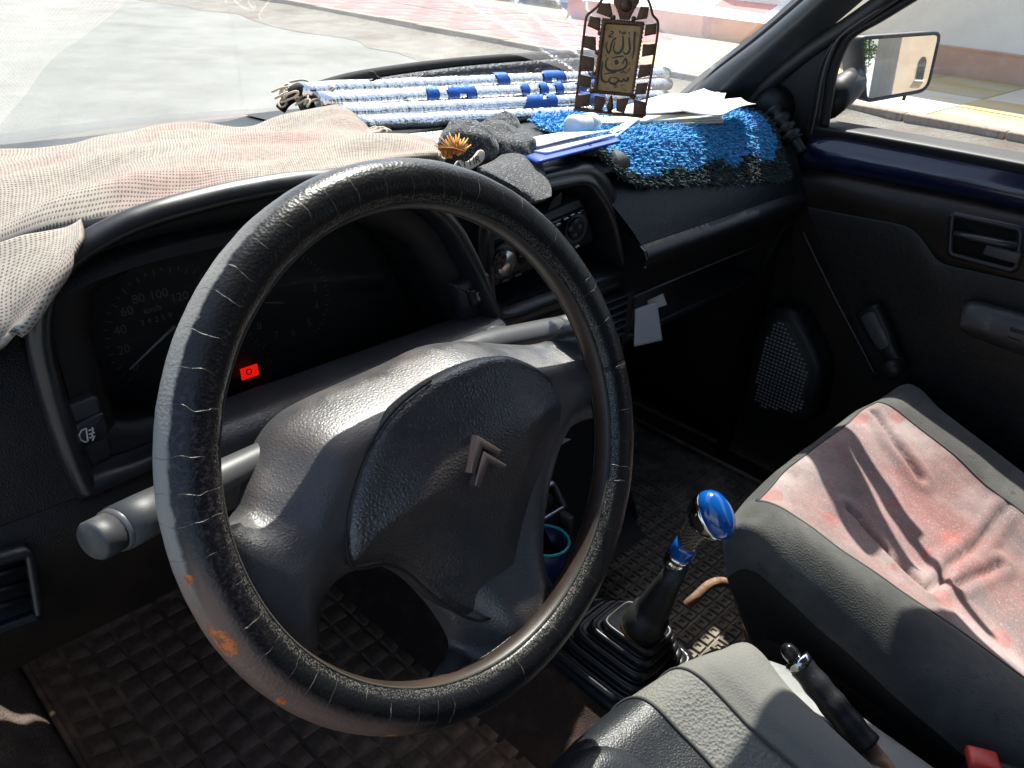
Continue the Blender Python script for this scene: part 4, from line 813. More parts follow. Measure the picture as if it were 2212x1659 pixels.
mk('lever_arm', tube([H1 - hx_ * .01, H2, H2 + hx_ * .1], [.010, .011, .013], 12), mRust, hb_)
n_ = 28; gp = [H0.lerp(H1, .10 + .90 * k / n_) for k in range(n_ + 1)]
mk('grip', tube(gp, [(.0138 + .0006 * math.sin(k * .95)) + .002 * k / n_ for k in range(n_ + 1)], 18), P('rubber grip', (.012, .012, .014), .45, var=((90, (.05, .05, .052), .6, .8),), bumps=(('n', 400, .5, .0008),)), hb_)
mk('chrome_ring', tube([H0 + hx_ * .010, H0 + hx_ * .012, H0 + hx_ * .02], [.012, .0155, .0155], 20), mChr, hb_)
mk('release_button', tube([H0 + hx_ * .012, H0 + hx_ * .002, H0 - hx_ * .004, H0 - hx_ * .008], [.0085, .009, .0075, .003], 16), P('button', (.01, .01, .01), .15), hb_)
hc = thing('handbrake_cover', 'pale grey plastic handbrake cover between the two front seats', 'console', (.66, .1, .3))
mk('cover_shell', loft([[V((.618 + dx, y, z)) for dx, y, z in q] for q in (
    [(0, .235, .30), (.09, .235, .30), (.085, .225, .40), (.005, .225, .40)], [(-.004, .10, .28), (.10, .10, .28), (.09, .17, .414), (.004, .17, .414)], [(-.004, -.1, .26), (.10, -.1, .26), (.09, .0, .402), (.004, .0, .402)], [(-.004, -.3, .26), (.10, -.3, .26), (.09, -.2, .385), (.004, -.2, .385)])]), mGreyL, hc)
o = bpy.data.objects[hc.children[0].name if hc.children else 'cover_shell']; md = o.modifiers.new('bevel', 'BEVEL'); md.width = .010; md.segments = 3
bu = thing('seat_belt_buckle', 'red button seat belt buckle beside the passenger seat', 'buckle', (.74, 0, .4))
b0 = onz(2120, 1650, .43); mk('buckle_body', rbox(b0 + V((0, -.02, -.02)), (.035, .06, .05), .006, Matrix.Rotation(.5, 3, 'Z')), mPl, bu); mk('release_button', rbox(b0 + V((0, .0, .004)), (.026, .03, .012), .004, Matrix.Rotation(.5, 3, 'Z')), P('red plastic', (.50, .03, .02), .4), bu)
# ------------------------------------------------------------------ seats
def seat(root, x0, x1, yf, zf, slope, mid, side, rearw, front_seam=.04, mid_i=(4, 8), amp=.004, seed=0, extra=None, rnd_=.03):
    W_ = x1 - x0; cx = (x0 + x1) / 2
    prof = [(.22, -.30), (.14, -.20), (.03, -.085), (.008, -.028), (.060, .004), (.115, .006), (.16, -.004), (.30, -.018), (.5, -.022), (.70, -.018), (.84, -.004), (.885, .006), (.94, .004), (.992, -.028), (.99, -.085), (.93, -.20), (.88, -.30)]
    st = [(yf + .002, .10, -.115), (yf, .55, -.085), (yf - .008, .84, -.05), (yf - .024, .96, -.018), (yf - .05, 1, -.002), (yf - .09, 1, .0), (yf - .15, 1, 0), (yf - .22, 1, 0), (yf - .30, 1, 0), (yf - .38, 1, 0), (yf - .46, 1, 0)]
    rows = []
    def rm(a, t):
        if not extra: return a
        al = extra[0] + (extra[2] - extra[0]) * t; ar = extra[1] + (extra[3] - extra[1]) * t
        return a * al / .15 if a < .15 else al + (a - .15) * (ar - al) / .71 if a < .86 else ar + (a - .86) * (1 - ar) / .14
    for y, sc2, dz in st:
        zt = zf - slope * (yf - y) + dz; fr = min(1, (yf - y) / .12)
        r_ = []
        for a, h in prof:
            aa = .5 + (a - .5) * (.80 + .20 * min(1, sc2 * 1.05)) if sc2 < 1 else a
            hh = h * (.35 + .65 * sc2) if h < -.05 else h * fr
            r_.append(V((x0 + W_ * rm(aa, min(1, (yf - y) / .36)), y - rnd_ * abs(2 * a - 1) ** 3 * max(0, 1 - (yf - y) / .25) + (.0 if h > -.05 else -.01 - .34 * (-h - .05)), zt + hh * (1 if h < -.05 else 1.3))))
        rows.append(r_)
    v, f, uv = patch(rows, 4, 4, amp, 14, seed); v = [V(p) for p in v]
    return v, f, uv
def split_patch(root, v, f, uv, test, parts):
    bins = {}
    for q in f:
        c = V((0, 0, 0))
        for i in q: c += v[i] / len(q)
        bins.setdefault(test(c, q), []).append(q)
    for key, qs in bins.items():
        if len(parts[key]) > 2:      # finer cloth with sewn-in creases
            fn = parts[key][2]; vv, ff, uu = [], [], []; K = 5; seen = {}
            def vid(p, t_):
                k_ = (round(p.x, 5), round(p.y, 5), round(p.z, 5))
                if k_ not in seen: seen[k_] = len(vv); vv.append(fn(p)); uu.append(t_)
                return seen[k_]
            for q in qs:
                a, b, c, d = [v[i] for i in q]; g = [[vid(a.lerp(b, x / K).lerp(d.lerp(c, x / K), y / K), uv[q[0]]) for y in range(K + 1)] for x in range(K + 1)]
                for x in range(K):
                    for y in range(K): ff.append((g[x][y], g[x + 1][y], g[x + 1][y + 1], g[x][y + 1]))
            mk(parts[key][0], (vv, ff, uu), parts[key][1], root); continue
        ids = sorted({i for q in qs for i in q}); mp = {a: k for k, a in enumerate(ids)}
        mk(parts[key][0], ([v[i] for i in ids], [tuple(mp[i] for i in q) for q in qs], [uv[i] for i in ids]), parts[key][1], root)
NP = 17 * 4 - 3   # points per row: (17-1)*4+1
pst = thing('passenger_seat', 'worn passenger seat with faded red patterned centre and dark grey bolsters', 'car seat', (1.02, .05, .2))
v, f, uv = seat(pst, .742, 1.295, .340, .548, .27, None, None, None, extra=(.11, .78, .20, .66))
def ncol(q): return min(k // 41 for k in q)
def nrow(q): return min(k % 41 for k in q)
def at(i, j): return v[j * 41 + i]
CRE = [[onz(a, b, z) for a, b, z in l] for l in ([(1835, 1095, .50), (1855, 1120, .49), (1905, 1185, .475), (1950, 1245, .46), (1990, 1310, .44)], [(2160, 1130, .44), (2110, 1185, .445), (2050, 1225, .45), (2030, 1265, .445), (1990, 1310, .44)], [(2055, 1290, .43), (2105, 1262, .43), (2150, 1240, .43)], [(1880, 900, .52), (1930, 960, .51), (1990, 1030, .49)])]
def cre(p):
    p = p.copy(); d = 9; es = 9
    for l in SEAMS:
        for a, b in zip(l[:-1], l[1:]): es = min(es, seg_dist((p.x, p.y), (a.x, a.y), (b.x, b.y))[0])
    fd = min(1, es / .018)
    for l in CRE:
        for a, b in zip(l[:-1], l[1:]): d = min(d, seg_dist((p.x, p.y), (a.x, a.y), (b.x, b.y))[0])
    p.z += fd * (-.008 * math.exp(-(d / .0032) ** 2) + .005 * math.exp(-((d - .013) / .008) ** 2) + .0025 * noise.noise(p * 24) + .004 * noise.noise(p * 9 + V((3, 0, 0)))); return p
SEAMS = [[at(i, 23) for i in range(13, 41, 3)], [at(i, 42) for i in range(13, 41, 3)], [at(13, j) for j in range(23, 43, 3)]]
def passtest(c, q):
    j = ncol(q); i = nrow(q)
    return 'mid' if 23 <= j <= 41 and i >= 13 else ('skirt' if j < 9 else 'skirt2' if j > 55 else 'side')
split_patch(pst, v, f, uv, passtest, {'mid': ('seat_centre', mSeatR, cre), 'side': ('bolster', mSeatG), 'skirt2': ('side_skirt', mBlk), 'skirt': ('side_skirt', P('shade-darkened seat side cloth', (.010, .010, .010), .9, var=((9, (.022, .021, .02), .5, .8),), bumps=(('c', 520, .6, .0008),)))})  # dark side cloth, blackened further to carry the shade below the bolsters
for j in (23, 42): mk('seam', tube([at(i, j) + V((0, 0, -.0005)) for i in range(13, 41)], .0022, 6), mSeam, pst)
mk('seam', tube([at(13, j) for j in range(23, 43)], .0022, 6), mSeam, pst)
mk('backrest', rbox((1.02, -.42, .72), (.48, .13, .62), .05, Matrix.Rotation(.28, 3, 'X'), 4), mSeatG, pst); mk('seat_base', rbox((1.02, .05, .28), (.44, .42, .14), .02), mBlk, pst)
mk('slide_bar', tube(crom([onz(1482, 1308, .275), onz(1505, 1288, .29), onz(1535, 1262, .30), onz(1565, 1258, .295), onz(1590, 1275, .28), onz(1605, 1320, .26), V((.86, .25, .24))], 6), .0075, 12), mRust, pst)
mk('seat_rail', rbox((.86, .05, .225), (.03, .4, .04), .004), mRust, pst); mk('seat_rail', rbox((1.20, .05, .225), (.03, .4, .04), .004), mRust, pst)
mk('rail_bracket', tube([onz(1612, 1325, .26), onz(1622, 1390, .24)], .008, 8), mRust, pst)
dst = thing('driver_seat', 'driver seat with light grey cloth bolster and black leather cushion pad', 'car seat', (.33, -.02, .2))
v, f, uv = seat(dst, .06, .618, .268, .524, .24, None, None, None, seed=5, rnd_=.05)
def drtest(c, q):
    j = ncol(q); i = nrow(q)
    return 'rib' if 37 <= j <= 39 and i >= 8 else ('pad' if 19 <= j <= 36 and i >= 6 else 'side')
split_patch(dst, v, f, uv, drtest, {'pad': ('leather_pad', mLea), 'side': ('bolster', mSeatL), 'rib': ('ribbed_strip', mRib)})
for j in (19, 37, 40): mk('seam', tube([at(i, j) + V((0, 0, .0005)) for i in range(6, 41)], .0018, 6), mSeam, dst)
mk('seam', tube([at(6, j) + V((0, 0, .0006)) for j in range(19, 38)], .0018, 6), mSeam, dst)
# raised quilt panels on the leather pad
for j0, j1, i0 in ((21, 29, 13), (30, 36, 12)):
    g = []
    ii = list(range(i0, 41)); cxj = (j0 + j1) / 2
    rows = []
    for i in ii:
        t = (i - i0) / 14; half = (j1 - j0) / 2 * min(1, math.sqrt(max(.02, min(1, t)))); r_ = []
        for k in range(9):
            s_ = -1 + 2 * k / 8; j = cxj + s_ * half; ja = int(j); fr = j - ja; p = at(i, ja).lerp(at(i, ja + 1), fr); r_.append(p + V((0, 0, .011 * (1 - s_ ** 4) * min(1, t * 3 + .1) - .001)))
        rows.append(r_)
    mk('quilted_panel', patch(rows, 1, 1), P('perforated leather', (.02, .018, .024), .4, var=((500, (.16, .15, .17), .66, .72),), bumps=(('c', 240, .6, .001),)) if j0 == 21 else mLea, dst)
mk('backrest', rbox((.33, -.50, .72), (.46, .13, .62), .05, Matrix.Rotation(.28, 3, 'X'), 4), mSeatL, dst); mk('seat_base', rbox((.33, -.05, .28), (.42, .40, .14), .02), mBlk, dst)
# ------------------------------------------------------------------ floor mats
def matz(x, y): return .196 + .55 * max(0, y - .98) + .30 * max(0, .19 - x) + .03 * max(0, y - .80) * (1 if y > .8 else 0)
def floor_mat(nm, label, x0, x1, y0, y1, sp, zf, m, dimple):
    t = thing(nm, label, 'floor mat', ((x0 + x1) / 2, (y0 + y1) / 2, .2), group='rubber floor mats')
    xs = [x0 + (x1 - x0) * i / 10 for i in range(11)]; ys = [y0 + (y1 - y0) * i / 12 for i in range(13)]
    b = mk('mat_sheet', patch([[V((x, y, zf(x, y))) for x in xs] for y in ys], 2, 2), m, t); solid(b, .004)
    ed = [V((x, y0, zf(x, y0) + .003)) for x in xs] + [V((x1, y, zf(x1, y) + .003)) for y in ys] + [V((x, y1, zf(x, y1) + .003)) for x in xs[::-1]] + [V((x0, y, zf(x0, y) + .003)) for y in ys[::-1]]
    mk('mat_border', tube(ed, .0045, 6, closed=True), m, t)
    nx = int((x1 - x0 - .02) / sp); ny = int((y1 - y0 - .02) / sp); o0 = None; cells = []
    for i in range(nx):
        for j in range(ny):
            x = x0 + .01 + (i + .5) * sp; y = y0 + .01 + (j + .5) * sp; cells.append((math.hypot(x, y), x, y))
    cells.sort(); rest = []; w2 = sp * .86
    def blk(): 
        q = [(-w2 / 2, -w2 / 2), (w2 / 2, -w2 / 2), (w2 / 2, w2 / 2), (-w2 / 2, w2 / 2)]; qi = [(a * .86, b_ * .86) for a, b_ in q]
        rings = [[V((a, b_, 0)) for a, b_ in q], [V((a, b_, .0032)) for a, b_ in qi]]
        if dimple: rings += [[V((a * .42, b_ * .42, .0032)) for a, b_ in q], [V((a * .3, b_ * .3, .0005)) for a, b_ in q]]
        return loft(rings)
    for n, (d, x, y) in enumerate(cells):
        z = zf(x, y); nx_ = (zf(x + .005, y) - zf(x - .005, y)) / .01; ny_ = (zf(x, y + .005) - zf(x, y - .005)) / .01
        N = V((-nx_, -ny_, 1)).normalized(); rot = N.to_track_quat('Z', 'Y').to_matrix() if N.z < .999 else Matrix.Identity(3)
        if N.z < .999:
            ux = V((1, 0, nx_)).normalized(); uy = N.cross(ux); rot = Matrix((ux, uy, N)).transposed()
        if n < 290:
            if o0 is None:
                vv, ff = blk(); me = bpy.data.meshes.new('tread_block'); me.from_pydata([tuple(p) for p in vv], [], ff); me.materials.append(m); me.update()
            o = bpy.data.objects.new('tread_block', me if o0 is None else o0.data); o0 = o0 or o; col.objects.link(o); o.parent = t
            o.matrix_local = Matrix.Translation(V((x, y, z + .0005)) - OFF[t.name]) @ rot.to_4x4() @ Matrix.Diagonal((1, 1, random.uniform(.8, 1.15), 1))
        else:
            vv, ff = blk(); rest.append(([rot @ p + V((x, y, z + .0005)) for p in vv], ff))
    if rest: tag(mk('tread_blocks', join(*rest), m, t, smooth=False), kind='stuff')
    return t
floor_mat('floor_mat', 'brown dusty rubber mat with square treads under the steering wheel', .105, .575, .36, 1.06, .0345, matz, mMat, False)
floor_mat('floor_mat', 'black rubber mat with small dimpled squares in the passenger footwell', .775, 1.30, .30, .86, .0225, lambda x, y: .200 + .5 * max(0, y - .98) + .25 * max(0, .80 - x), mMatG, True)
# ------------------------------------------------------------------ things on the dashboard
bc = thing('burlap_cloth', 'rumpled pinkish burlap cloth draped over the instrument hood', 'cloth', (.3, .75, .9))
def rw(l): return [ony(a, b, y) for a, b, y in l]
br_ = [rw([(-160, 352, 0.930), (0, 336, 0.930), (140, 312, 0.930), (280, 288, 0.920), (420, 272, 0.920), (560, 258, 0.910), (690, 242, 0.910), (735, 240, 0.900), (772, 262, 0.880)]),
       rw([(-160, 372, 0.860), (0, 352, 0.860), (140, 334, 0.850), (280, 312, 0.840), (420, 296, 0.830), (560, 282, 0.830), (690, 262, 0.830), (745, 262, 0.830), (790, 285, 0.800)]),
       rw([(-160, 405, 0.780), (0, 388, 0.770), (140, 360, 0.770), (280, 335, 0.760), (420, 318, 0.750), (560, 300, 0.750), (690, 285, 0.750), (800, 290, 0.740), (880, 308, 0.730)]),
       rw([(-160, 450, 0.720), (0, 425, 0.710), (140, 395, 0.700), (280, 362, 0.690), (420, 340, 0.690), (560, 325, 0.680), (690, 308, 0.680), (830, 305, 0.670), (935, 318, 0.670)]),
       rw([(-160, 500, 0.660), (0, 465, 0.650), (140, 428, 0.640), (280, 395, 0.635), (420, 372, 0.630), (560, 355, 0.625), (690, 335, 0.620), (830, 322, 0.620), (945, 326, 0.620)]),
       rw([(-160, 540, 0.627), (0, 500, 0.617), (130, 462, 0.607), (280, 432, 0.600), (420, 410, 0.594), (560, 388, 0.592), (700, 362, 0.592), (840, 338, 0.597), (948, 334, 0.602)]),
       rw([(-160, 580, 0.616), (0, 540, 0.601), (110, 500, 0.588), (270, 470, 0.581), (420, 440, 0.579), (560, 415, 0.579), (700, 380, 0.586), (840, 348, 0.596), (948, 340, 0.606)]),
       rw([(-160, 600, 0.629), (10, 572, 0.612), (110, 530, 0.599), (270, 488, 0.594), (420, 458, 0.594), (560, 424, 0.596), (700, 386, 0.604), (840, 352, 0.614), (946, 343, 0.624)])]
cv_, cf_, cu2 = patch(br_, 9, 9, .003, 17, 3)
cv_ = [p + V((0, 0, .016 * noise.noise(V((p.x * 4 + p.y * 2, p.y * 17 - p.x * 4, 1))) + .005 * noise.noise(V((p.x * 11, p.y * 34, 5))))) * sm((p.y - .57) / .05) for p in cv_]
bo_ = mk('cloth_sheet', (cv_, cf_, cu2), mBur, bc); solid(bo_, .004)
b2 = [rw([(-140, 590, .58), (0, 545, .565), (60, 520, .56), (130, 498, .562), (180, 478, .575)]), rw([(-140, 640, .55), (0, 610, .538), (60, 585, .535), (130, 545, .533), (182, 500, .54)]),
      rw([(-140, 690, .535), (-10, 660, .522), (50, 635, .518), (120, 590, .518), (165, 540, .525)]), rw([(-140, 740, .525), (-20, 710, .512), (30, 690, .510), (82, 655, .508), (122, 608, .515)]), rw([(-140, 800, .52), (-40, 785, .508), (0, 760, .504), (25, 728, .502), (52, 692, .508)])]
b2o = mk('hanging_fold', patch(b2, 7, 7, .004, 22, 9), mBur, bc); solid(b2o, .004)
mk('rolled_hem', tube([p + V((0, 0, .001)) for p in crom(br_[-1], 8)], .0035, 8), mBur, bc)
# fringe: braided knots along the cut edge and loose curls
rnd = random.Random(3)
def curl(p, d, L, amp_, nm='fringe_thread', r=.0014, par=bc):
    pts = []; q = rnd.uniform(0, 6)
    for k in range(9):
        t = k / 8; pts.append(p + d * L * t + V((math.sin(q + t * 7), math.cos(q * 1.3 + t * 6), math.sin(q * .7 + t * 8) * .6)) * amp_ * t - V((0, 0, .006 * t * t)))
    return mk(nm, tube(crom(pts, 2), r, 6), mCord, par)
e0 = [ony(a, b, y) for a, b, y in ((722, 246, .895), (742, 262, .86), (752, 282, .82), (772, 292, .79), (790, 296, .775))]; ee = crom(e0, 5)
for i, p in enumerate(ee):
    d = V((.75, -.35 + .2 * (i % 2), .15 + .1 * (i % 3))).normalized(); mk('fringe_knot', tube([p - d * .004, p + d * .004, p + d * .010, p + d * .016], [.0012, .0030, .0028, .0012], 7), mCord, bc)
for i in range(5): curl(ee[-1 - i] + V((.006, 0, .004)), V((.6, -.4 + .12 * i, .2)).normalized(), .022, .006)
e1 = ony(628, 222, .93)
for i in range(22): curl(e1 + V((rnd.uniform(-.008, .045), rnd.uniform(-.02, .02), rnd.uniform(-.004, .012))), V((rnd.uniform(-1, .9), rnd.uniform(-.8, .5), rnd.uniform(.0, .8))).normalized(), rnd.uniform(.012, .03), .009)
for i in range(6): curl(ony(930 + i * 4, 328 + i * 3, .60), V((.5, -.2, .1)), .012, .003)
mk('lining_edge', tube(crom([ony(a, b, y) for a, b, y in ((300, 465, .552), (375, 468, .548), (460, 440, .548), (560, 420, .548), (620, 404, .55), (720, 388, .553), (800, 372, .56))], 5), .0011, 6), mPaper, bc)
# ------------------------------------------------------------------ folded sunshade
ss = thing('sunshade', 'folded silver foil sunshade with blue print lying against the windscreen base', 'sunshade', (.95, .9, .88))
def foldtube(a, b, ra, rb_, nm='foil_fold', m=None, n=40, seg=16, flat=1.0, par=ss, bow=0):
    pts = [a.lerp(b, k / n) + V((0, .0, bow * math.sin(math.pi * k / n))) + V((0, 1, 1)) * .0012 * noise.noise(V((k * .5, a.z * 90, 1))) for k in range(n + 1)]
    return mk(nm, tube(pts, [ra + (rb_ - ra) * k / n for k in range(n + 1)], seg, flat=flat), m or mFoil, par), pts
FT = []
for (a, b, ya), (c, d, yb), r in (((770, 268, .86), (1400, 236, .835), .0112), ((735, 245, .88), (1432, 207, .85), .0112), ((690, 219, .905), (1440, 182, .875), .0116), ((645, 196, .93), (1436, 158, .90), .0112)):
    A = ony(a, b, ya); Bp = ony(c, d, yb); o, pts = foldtube(A, Bp, r * 1.12, r * 1.05, flat=.86); FT.append((A, Bp, r, o))
    mk('edge_binding', tube([Bp - (Bp - A).normalized() * .002, Bp + (Bp - A).normalized() * .006], [r * 1.02, r * .9], 14), mFoilK, o)
kb = crom([ony(a, b, y) for a, b, y in ((606, 236, .955), (628, 212, .955), (700, 184, .955), (800, 160, .955), (1000, 134, .95), (1240, 117, .94), (1350, 118, .93))], 6)
mk('black_edging', tube(kb, .0072, 10, flat=1.0), mFoilK, ss)
mk('dark_fold', tube([p + V((0, -.006, -.016)) for p in kb[8:]], .012, 10), mFoilD, ss)
mk('elastic_loop', tube(crom([ony(a, b, .925) for a, b in ((812, 170), (806, 158), (800, 160), (822, 172))], 4), .003, 6), mFoilK, ss)
mk('end_binding', tube(crom([ony(a, b, .925) for a, b in ((632, 212), (632, 198), (645, 190), (658, 200), (656, 214))], 4), .0065, 8), mFoilK, ss)
# blue lettering on the folds: (fold, start, end, angles)
def printpatch(k, s0, s1, a0, a1, slant=0):
    A, Bp, r, o = FT[k]; ax_ = (Bp - A).normalized(); sd_ = V((0, 0, 1)) - ax_ * ax_.z; sd_.normalize(); fw = ax_.cross(sd_)
    if fw.y > 0: fw = -fw
    rows = []
    for i in range(6):
        q = math.radians(a0 + (a1 - a0) * i / 5); rows.append([A + ax_ * ((Bp - A).length * (s0 + (s1 - s0) * t / 2 + slant * i / 5)) + (fw * math.cos(q) + sd_ * math.sin(q)) * (r * 1.17) for t in range(3)])
    mk('printed_letter', patch(rows, 2, 2), mFoilB, o)
for k, s0, s1, a0, a1, sl2 in ((3, .435, .462, -30, 80, -.005), (3, .560, .578, -30, 70, .006), (3, .578, .612, 40, 85, .0), (3, .605, .628, -25, 60, -.006), (3, .712, .730, -20, 85, -.006),
        (2, .222, .245, -30, 80, .006), (2, .275, .298, -30, 60, .0), (2, .292, .335, 40, 80, 0), (2, .326, .345, -30, 50, -.004), (2, .475, .492, -25, 70, 0), (2, .530, .548, -20, 70, 0), (2, .578, .596, -25, 70, 0), (2, .652, .672, -20, 75, 0), (2, .700, .718, -20, 75, 0), (2, .745, .763, -20, 75, 0),
        (1, .455, .50, -40, 70, .03), (1, .505, .548, -35, 20, .0), (1, .545, .568, -20, 75, 0), (1, .655, .74, 0, 60, 0), (1, .670, .73, 60, 80, 0)): printpatch(k, s0 - .002, s1 + .004, a0 - 25, min(a1 + 12, 98), sl2)
# ------------------------------------------------------------------ cap
cp = thing('wool_cap', 'speckled dark grey wool cap with orange emblem lying crumpled on the dash', 'cap', (.68, .7, .89))
def lump(c, r, squash, nm, par, m=None, n=24, rot=None, amp_=.08, seed=0):
    v, f = [], []
    for i in range(n + 1):
        th = math.pi * i / n
        for j in range(2 * n):
            ph = math.pi * j / n; d = V((math.sin(th) * math.cos(ph), math.sin(th) * math.sin(ph), math.cos(th)))
            k = 1 + amp_ * noise.noise(d * 1.8 + V((seed, 0, 0))) + amp_ * .5 * noise.noise(d * 4 + V((seed, 2, 0))); p = V((d.x * squash[0], d.y * squash[1], d.z * squash[2])) * r * k
            v.append(c + (rot @ p if rot else p))
    for i in range(n):
        for j in range(2 * n): a = i * 2 * n + j; b = i * 2 * n + (j + 1) % (2 * n); f.append((a, b, b + 2 * n, a + 2 * n))
    return mk(nm, (v, f), m or mWool, par)
lump(ony(1075, 335, .675), .058, (.95, .85, .62), 'crown', cp, amp_=.22, seed=4)
lump(ony(1080, 298, .73), .036, (1.0, .7, .85), 'crown_fold', cp, amp_=.2, seed=11)
lump(ony(1010, 318, .665), .040, (.85, .8, .75), 'front_panel', cp, amp_=.15, seed=7)
bm_ = [rw([(1030, 372, .60), (1075, 352, .63), (1110, 322, .66), (1138, 318, .675)]), rw([(1045, 380, .585), (1095, 362, .60), (1135, 342, .63), (1155, 345, .645)]), rw([(1070, 392, .575), (1115, 385, .58), (1155, 370, .605), (1174, 378, .615)]), rw([(1110, 412, .565), (1140, 415, .565), (1172, 405, .58), (1182, 410, .585)]), rw([(1140, 432, .56), (1156, 438, .555), (1176, 432, .562), (1183, 428, .57)])]
bmo = mk('brim', patch(bm_, 6, 6, .001, 40), mWool, cp); solid(bmo, .005)
# emblem: fan of orange stitches over a lettered band
ec = ony(982, 338, .612); eu = V((.9, -.30, .25)).normalized(); ew = V((.05, .35, .93)); ew = (ew - eu * ew.dot(eu)).normalized(); en = eu.cross(ew)
if en.y > 0: en = -en
sh = []
for k in range(19):
    q = math.radians(168 - k * 8.5); L_ = .019 + .003 * math.sin(k * 2.1); d = eu * math.cos(q) + ew * math.sin(q); b_ = d.cross(en)
    p0 = ec + d * .003; sh.append(tube([p0, p0 + d * L_ * .5 + en * .002, p0 + d * L_], [.0014, .0016, .0004], 6))
emb = mk('emblem', join(*sh), mOrg, cp)
mk('emblem_stripe', tube([ec + eu * -.012 + ew * .012 + en * .003, ec + ew * .008 + en * .0034, ec + eu * .010 + ew * .001 + en * .003], .0016, 6), mOrgD, emb)
for k in range(4): mk('emblem_stripe', tube([ec + eu * (-.013 + k * .005) + ew * .002 + en * .0025, ec + eu * (-.010 + k * .005) + ew * .011 + en * .003], .0008, 5), mOrgD, emb)
bd = [(-.016, -.008), (-.008, -.001), (.0, -.005), (.010, -.0025), (.018, .002), (.022, -.002), (.017, -.010), (.0, -.014), (-.012, -.013)]
mk('lettered_band', prism(rnd2(bd, 3), ec + eu * .010 - ew * .004, eu, ew, en, .0035, .001, -.004), mCream, cp)
mk('band_lettering', text_mesh('ATTIR', .0105, ec + eu * .0105 - ew * .0105 + en * .0039, eu, (ew + eu * .15).normalized(), .0002), mInk, cp, smooth=False)
# ------------------------------------------------------------------ small papers and bottle
def sheet(nm, px, m, label, cat, z=None, th=.0012, group=None, curl_=0, fn=onz, amp_=.0):
    """px: 4 corners (image point + height); a slightly waved sheet with thickness"""
    c = [fn(a, b, z_) for a, b, z_ in px]; rows = []
    for i in range(7):
        t = i / 6; rows.append([c[0].lerp(c[1], k / 6).lerp(c[3].lerp(c[2], k / 6), t) + V((0, 0, curl_ * (math.sin(math.pi * k / 6) * .6 + (2 * t - 1) ** 2 * .4) + amp_ * noise.noise(V((i * .9, k * .7, px[0][0]))))) for k in range(7)])
    cen = (c[0] + c[1] + c[2] + c[3]) / 4; o = mk(nm, patch(rows, 2, 2), m, loc=cen); solid(o, th, 0); return tag(o, label, cat, {'document': 'papers piled on the dash', 'letter': 'letters beside the cap', 'card': 'cards on the parcel shelf'}.get(nm, group))
tk_ = sheet('toll_ticket', [(858, 292, .80), (1000, 278, .79), (1004, 306, .775), (905, 318, .775)], mPaper, 'folded toll ticket tucked under the foil sunshade', 'paper', fn=ony, th=.001)
tn = (ony(1000, 278, .79) - ony(858, 292, .80)).normalized(); tw = V((0, .25, 1)); tw = (tw - tn * tw.dot(tn)).normalized()
mk('print', text_mesh('AUTOROUTES\nDU MAROC', .0075, ony(938, 295, .772), tn, tw, 0, space=.9), mInk, tk_, smooth=False)
sheet('letter', [(1110, 322, .900), (1250, 300, .902), (1330, 292, .905), (1180, 332, .902)], mPaperB, 'bluish folded letter on the dash beside the cap', 'paper', th=.003)
sheet('letter', [(1115, 308, .904), (1215, 288, .906), (1318, 283, .909), (1160, 318, .906)], mPaper, 'white envelope on top of the bluish letter beside the cap', 'paper', curl_=.002)
sheet('card_folder', [(1120, 334, .899), (1330, 300, .900), (1340, 306, .900), (1160, 352, .899)], mBlueC, 'dark blue card folder under the letters on the dash', 'folder', th=.003)
stack = [((1285, 262), (1560, 252), (1562, 264), (1290, 278), .890), ((1282, 258), (1555, 246), (1560, 258), (1286, 272), .893), ((1290, 252), (1560, 240), (1556, 254), (1300, 268), .896)]
for i, (a, b, c, d, z) in enumerate(stack):
    sheet('document', [(*a, z), (*b, z), (*c, z), (*d, z)], mPaperY if i % 2 == 0 else mPaper, ['lowest yellowed sheet of the document pile on the blue fleece', 'middle white sheet of the document pile on the blue fleece', 'top yellowed sheet of the document pile on the blue fleece'][i], 'paper', th=.003, amp_=.001)
sheet('document', [(1300, 248, .900), (1440, 205, .905), (1560, 200, .905), (1480, 240, .902)], mPaper, 'white paper sheet spread behind the hanging ornament', 'paper', curl_=.003)
sheet('document', [(1395, 250, .904), (1520, 195, .912), (1568, 205, .914), (1560, 230, .908)], mPaper, 'creased white form with dotted edge over the document pile', 'paper', curl_=.006)
sheet('document', [(1470, 242, .908), (1600, 215, .914), (1632, 228, .914), (1560, 252, .908)], mPaper, 'curled white receipt at the right end of the dash', 'paper', curl_=.006)
sheet('envelope', [(1310, 285, .889), (1345, 268, .897), (1390, 250, .902), (1330, 297, .890)], mPaper, 'narrow white envelope flap hanging off the paper pile', 'paper', th=.002)
bt_ = thing('pill_bottle', 'small white plastic bottle with a red mark lying on the dash', 'bottle', onz(1270, 275, .88))
A_, B_ = ony(1236, 271, .685), ony(1322, 261, .70); bx_ = (B_ - A_).normalized()
mk('bottle_body', tube([A_ - bx_ * .006, A_ - bx_ * .004, A_, A_ + bx_ * .034, A_ + bx_ * .036], [.006, .011, .0135, .0135, .011], 24), mBot, bt_)
mk('bottle_cap', tube([A_ + bx_ * .034, A_ + bx_ * .036, A_ + bx_ * .052, A_ + bx_ * .054], [.011, .0142, .0142, .012], 24), mBot, bt_)
sdv = V((0, -.75, .66)); sdv = (sdv - bx_ * sdv.dot(bx_)).normalized(); s3 = bx_.cross(sdv)
def wrapq(s0, s1, a0, a1, rr_, nm, m): mk(nm, patch([[A_ + bx_ * (s0 + (s1 - s0) * t / 3) + (sdv * math.cos(q) + s3 * math.sin(q)) * rr_ for t in range(4)] for q in [math.radians(a0 + (a1 - a0) * k / 5) for k in range(6)]], 2, 2), m, bt_)
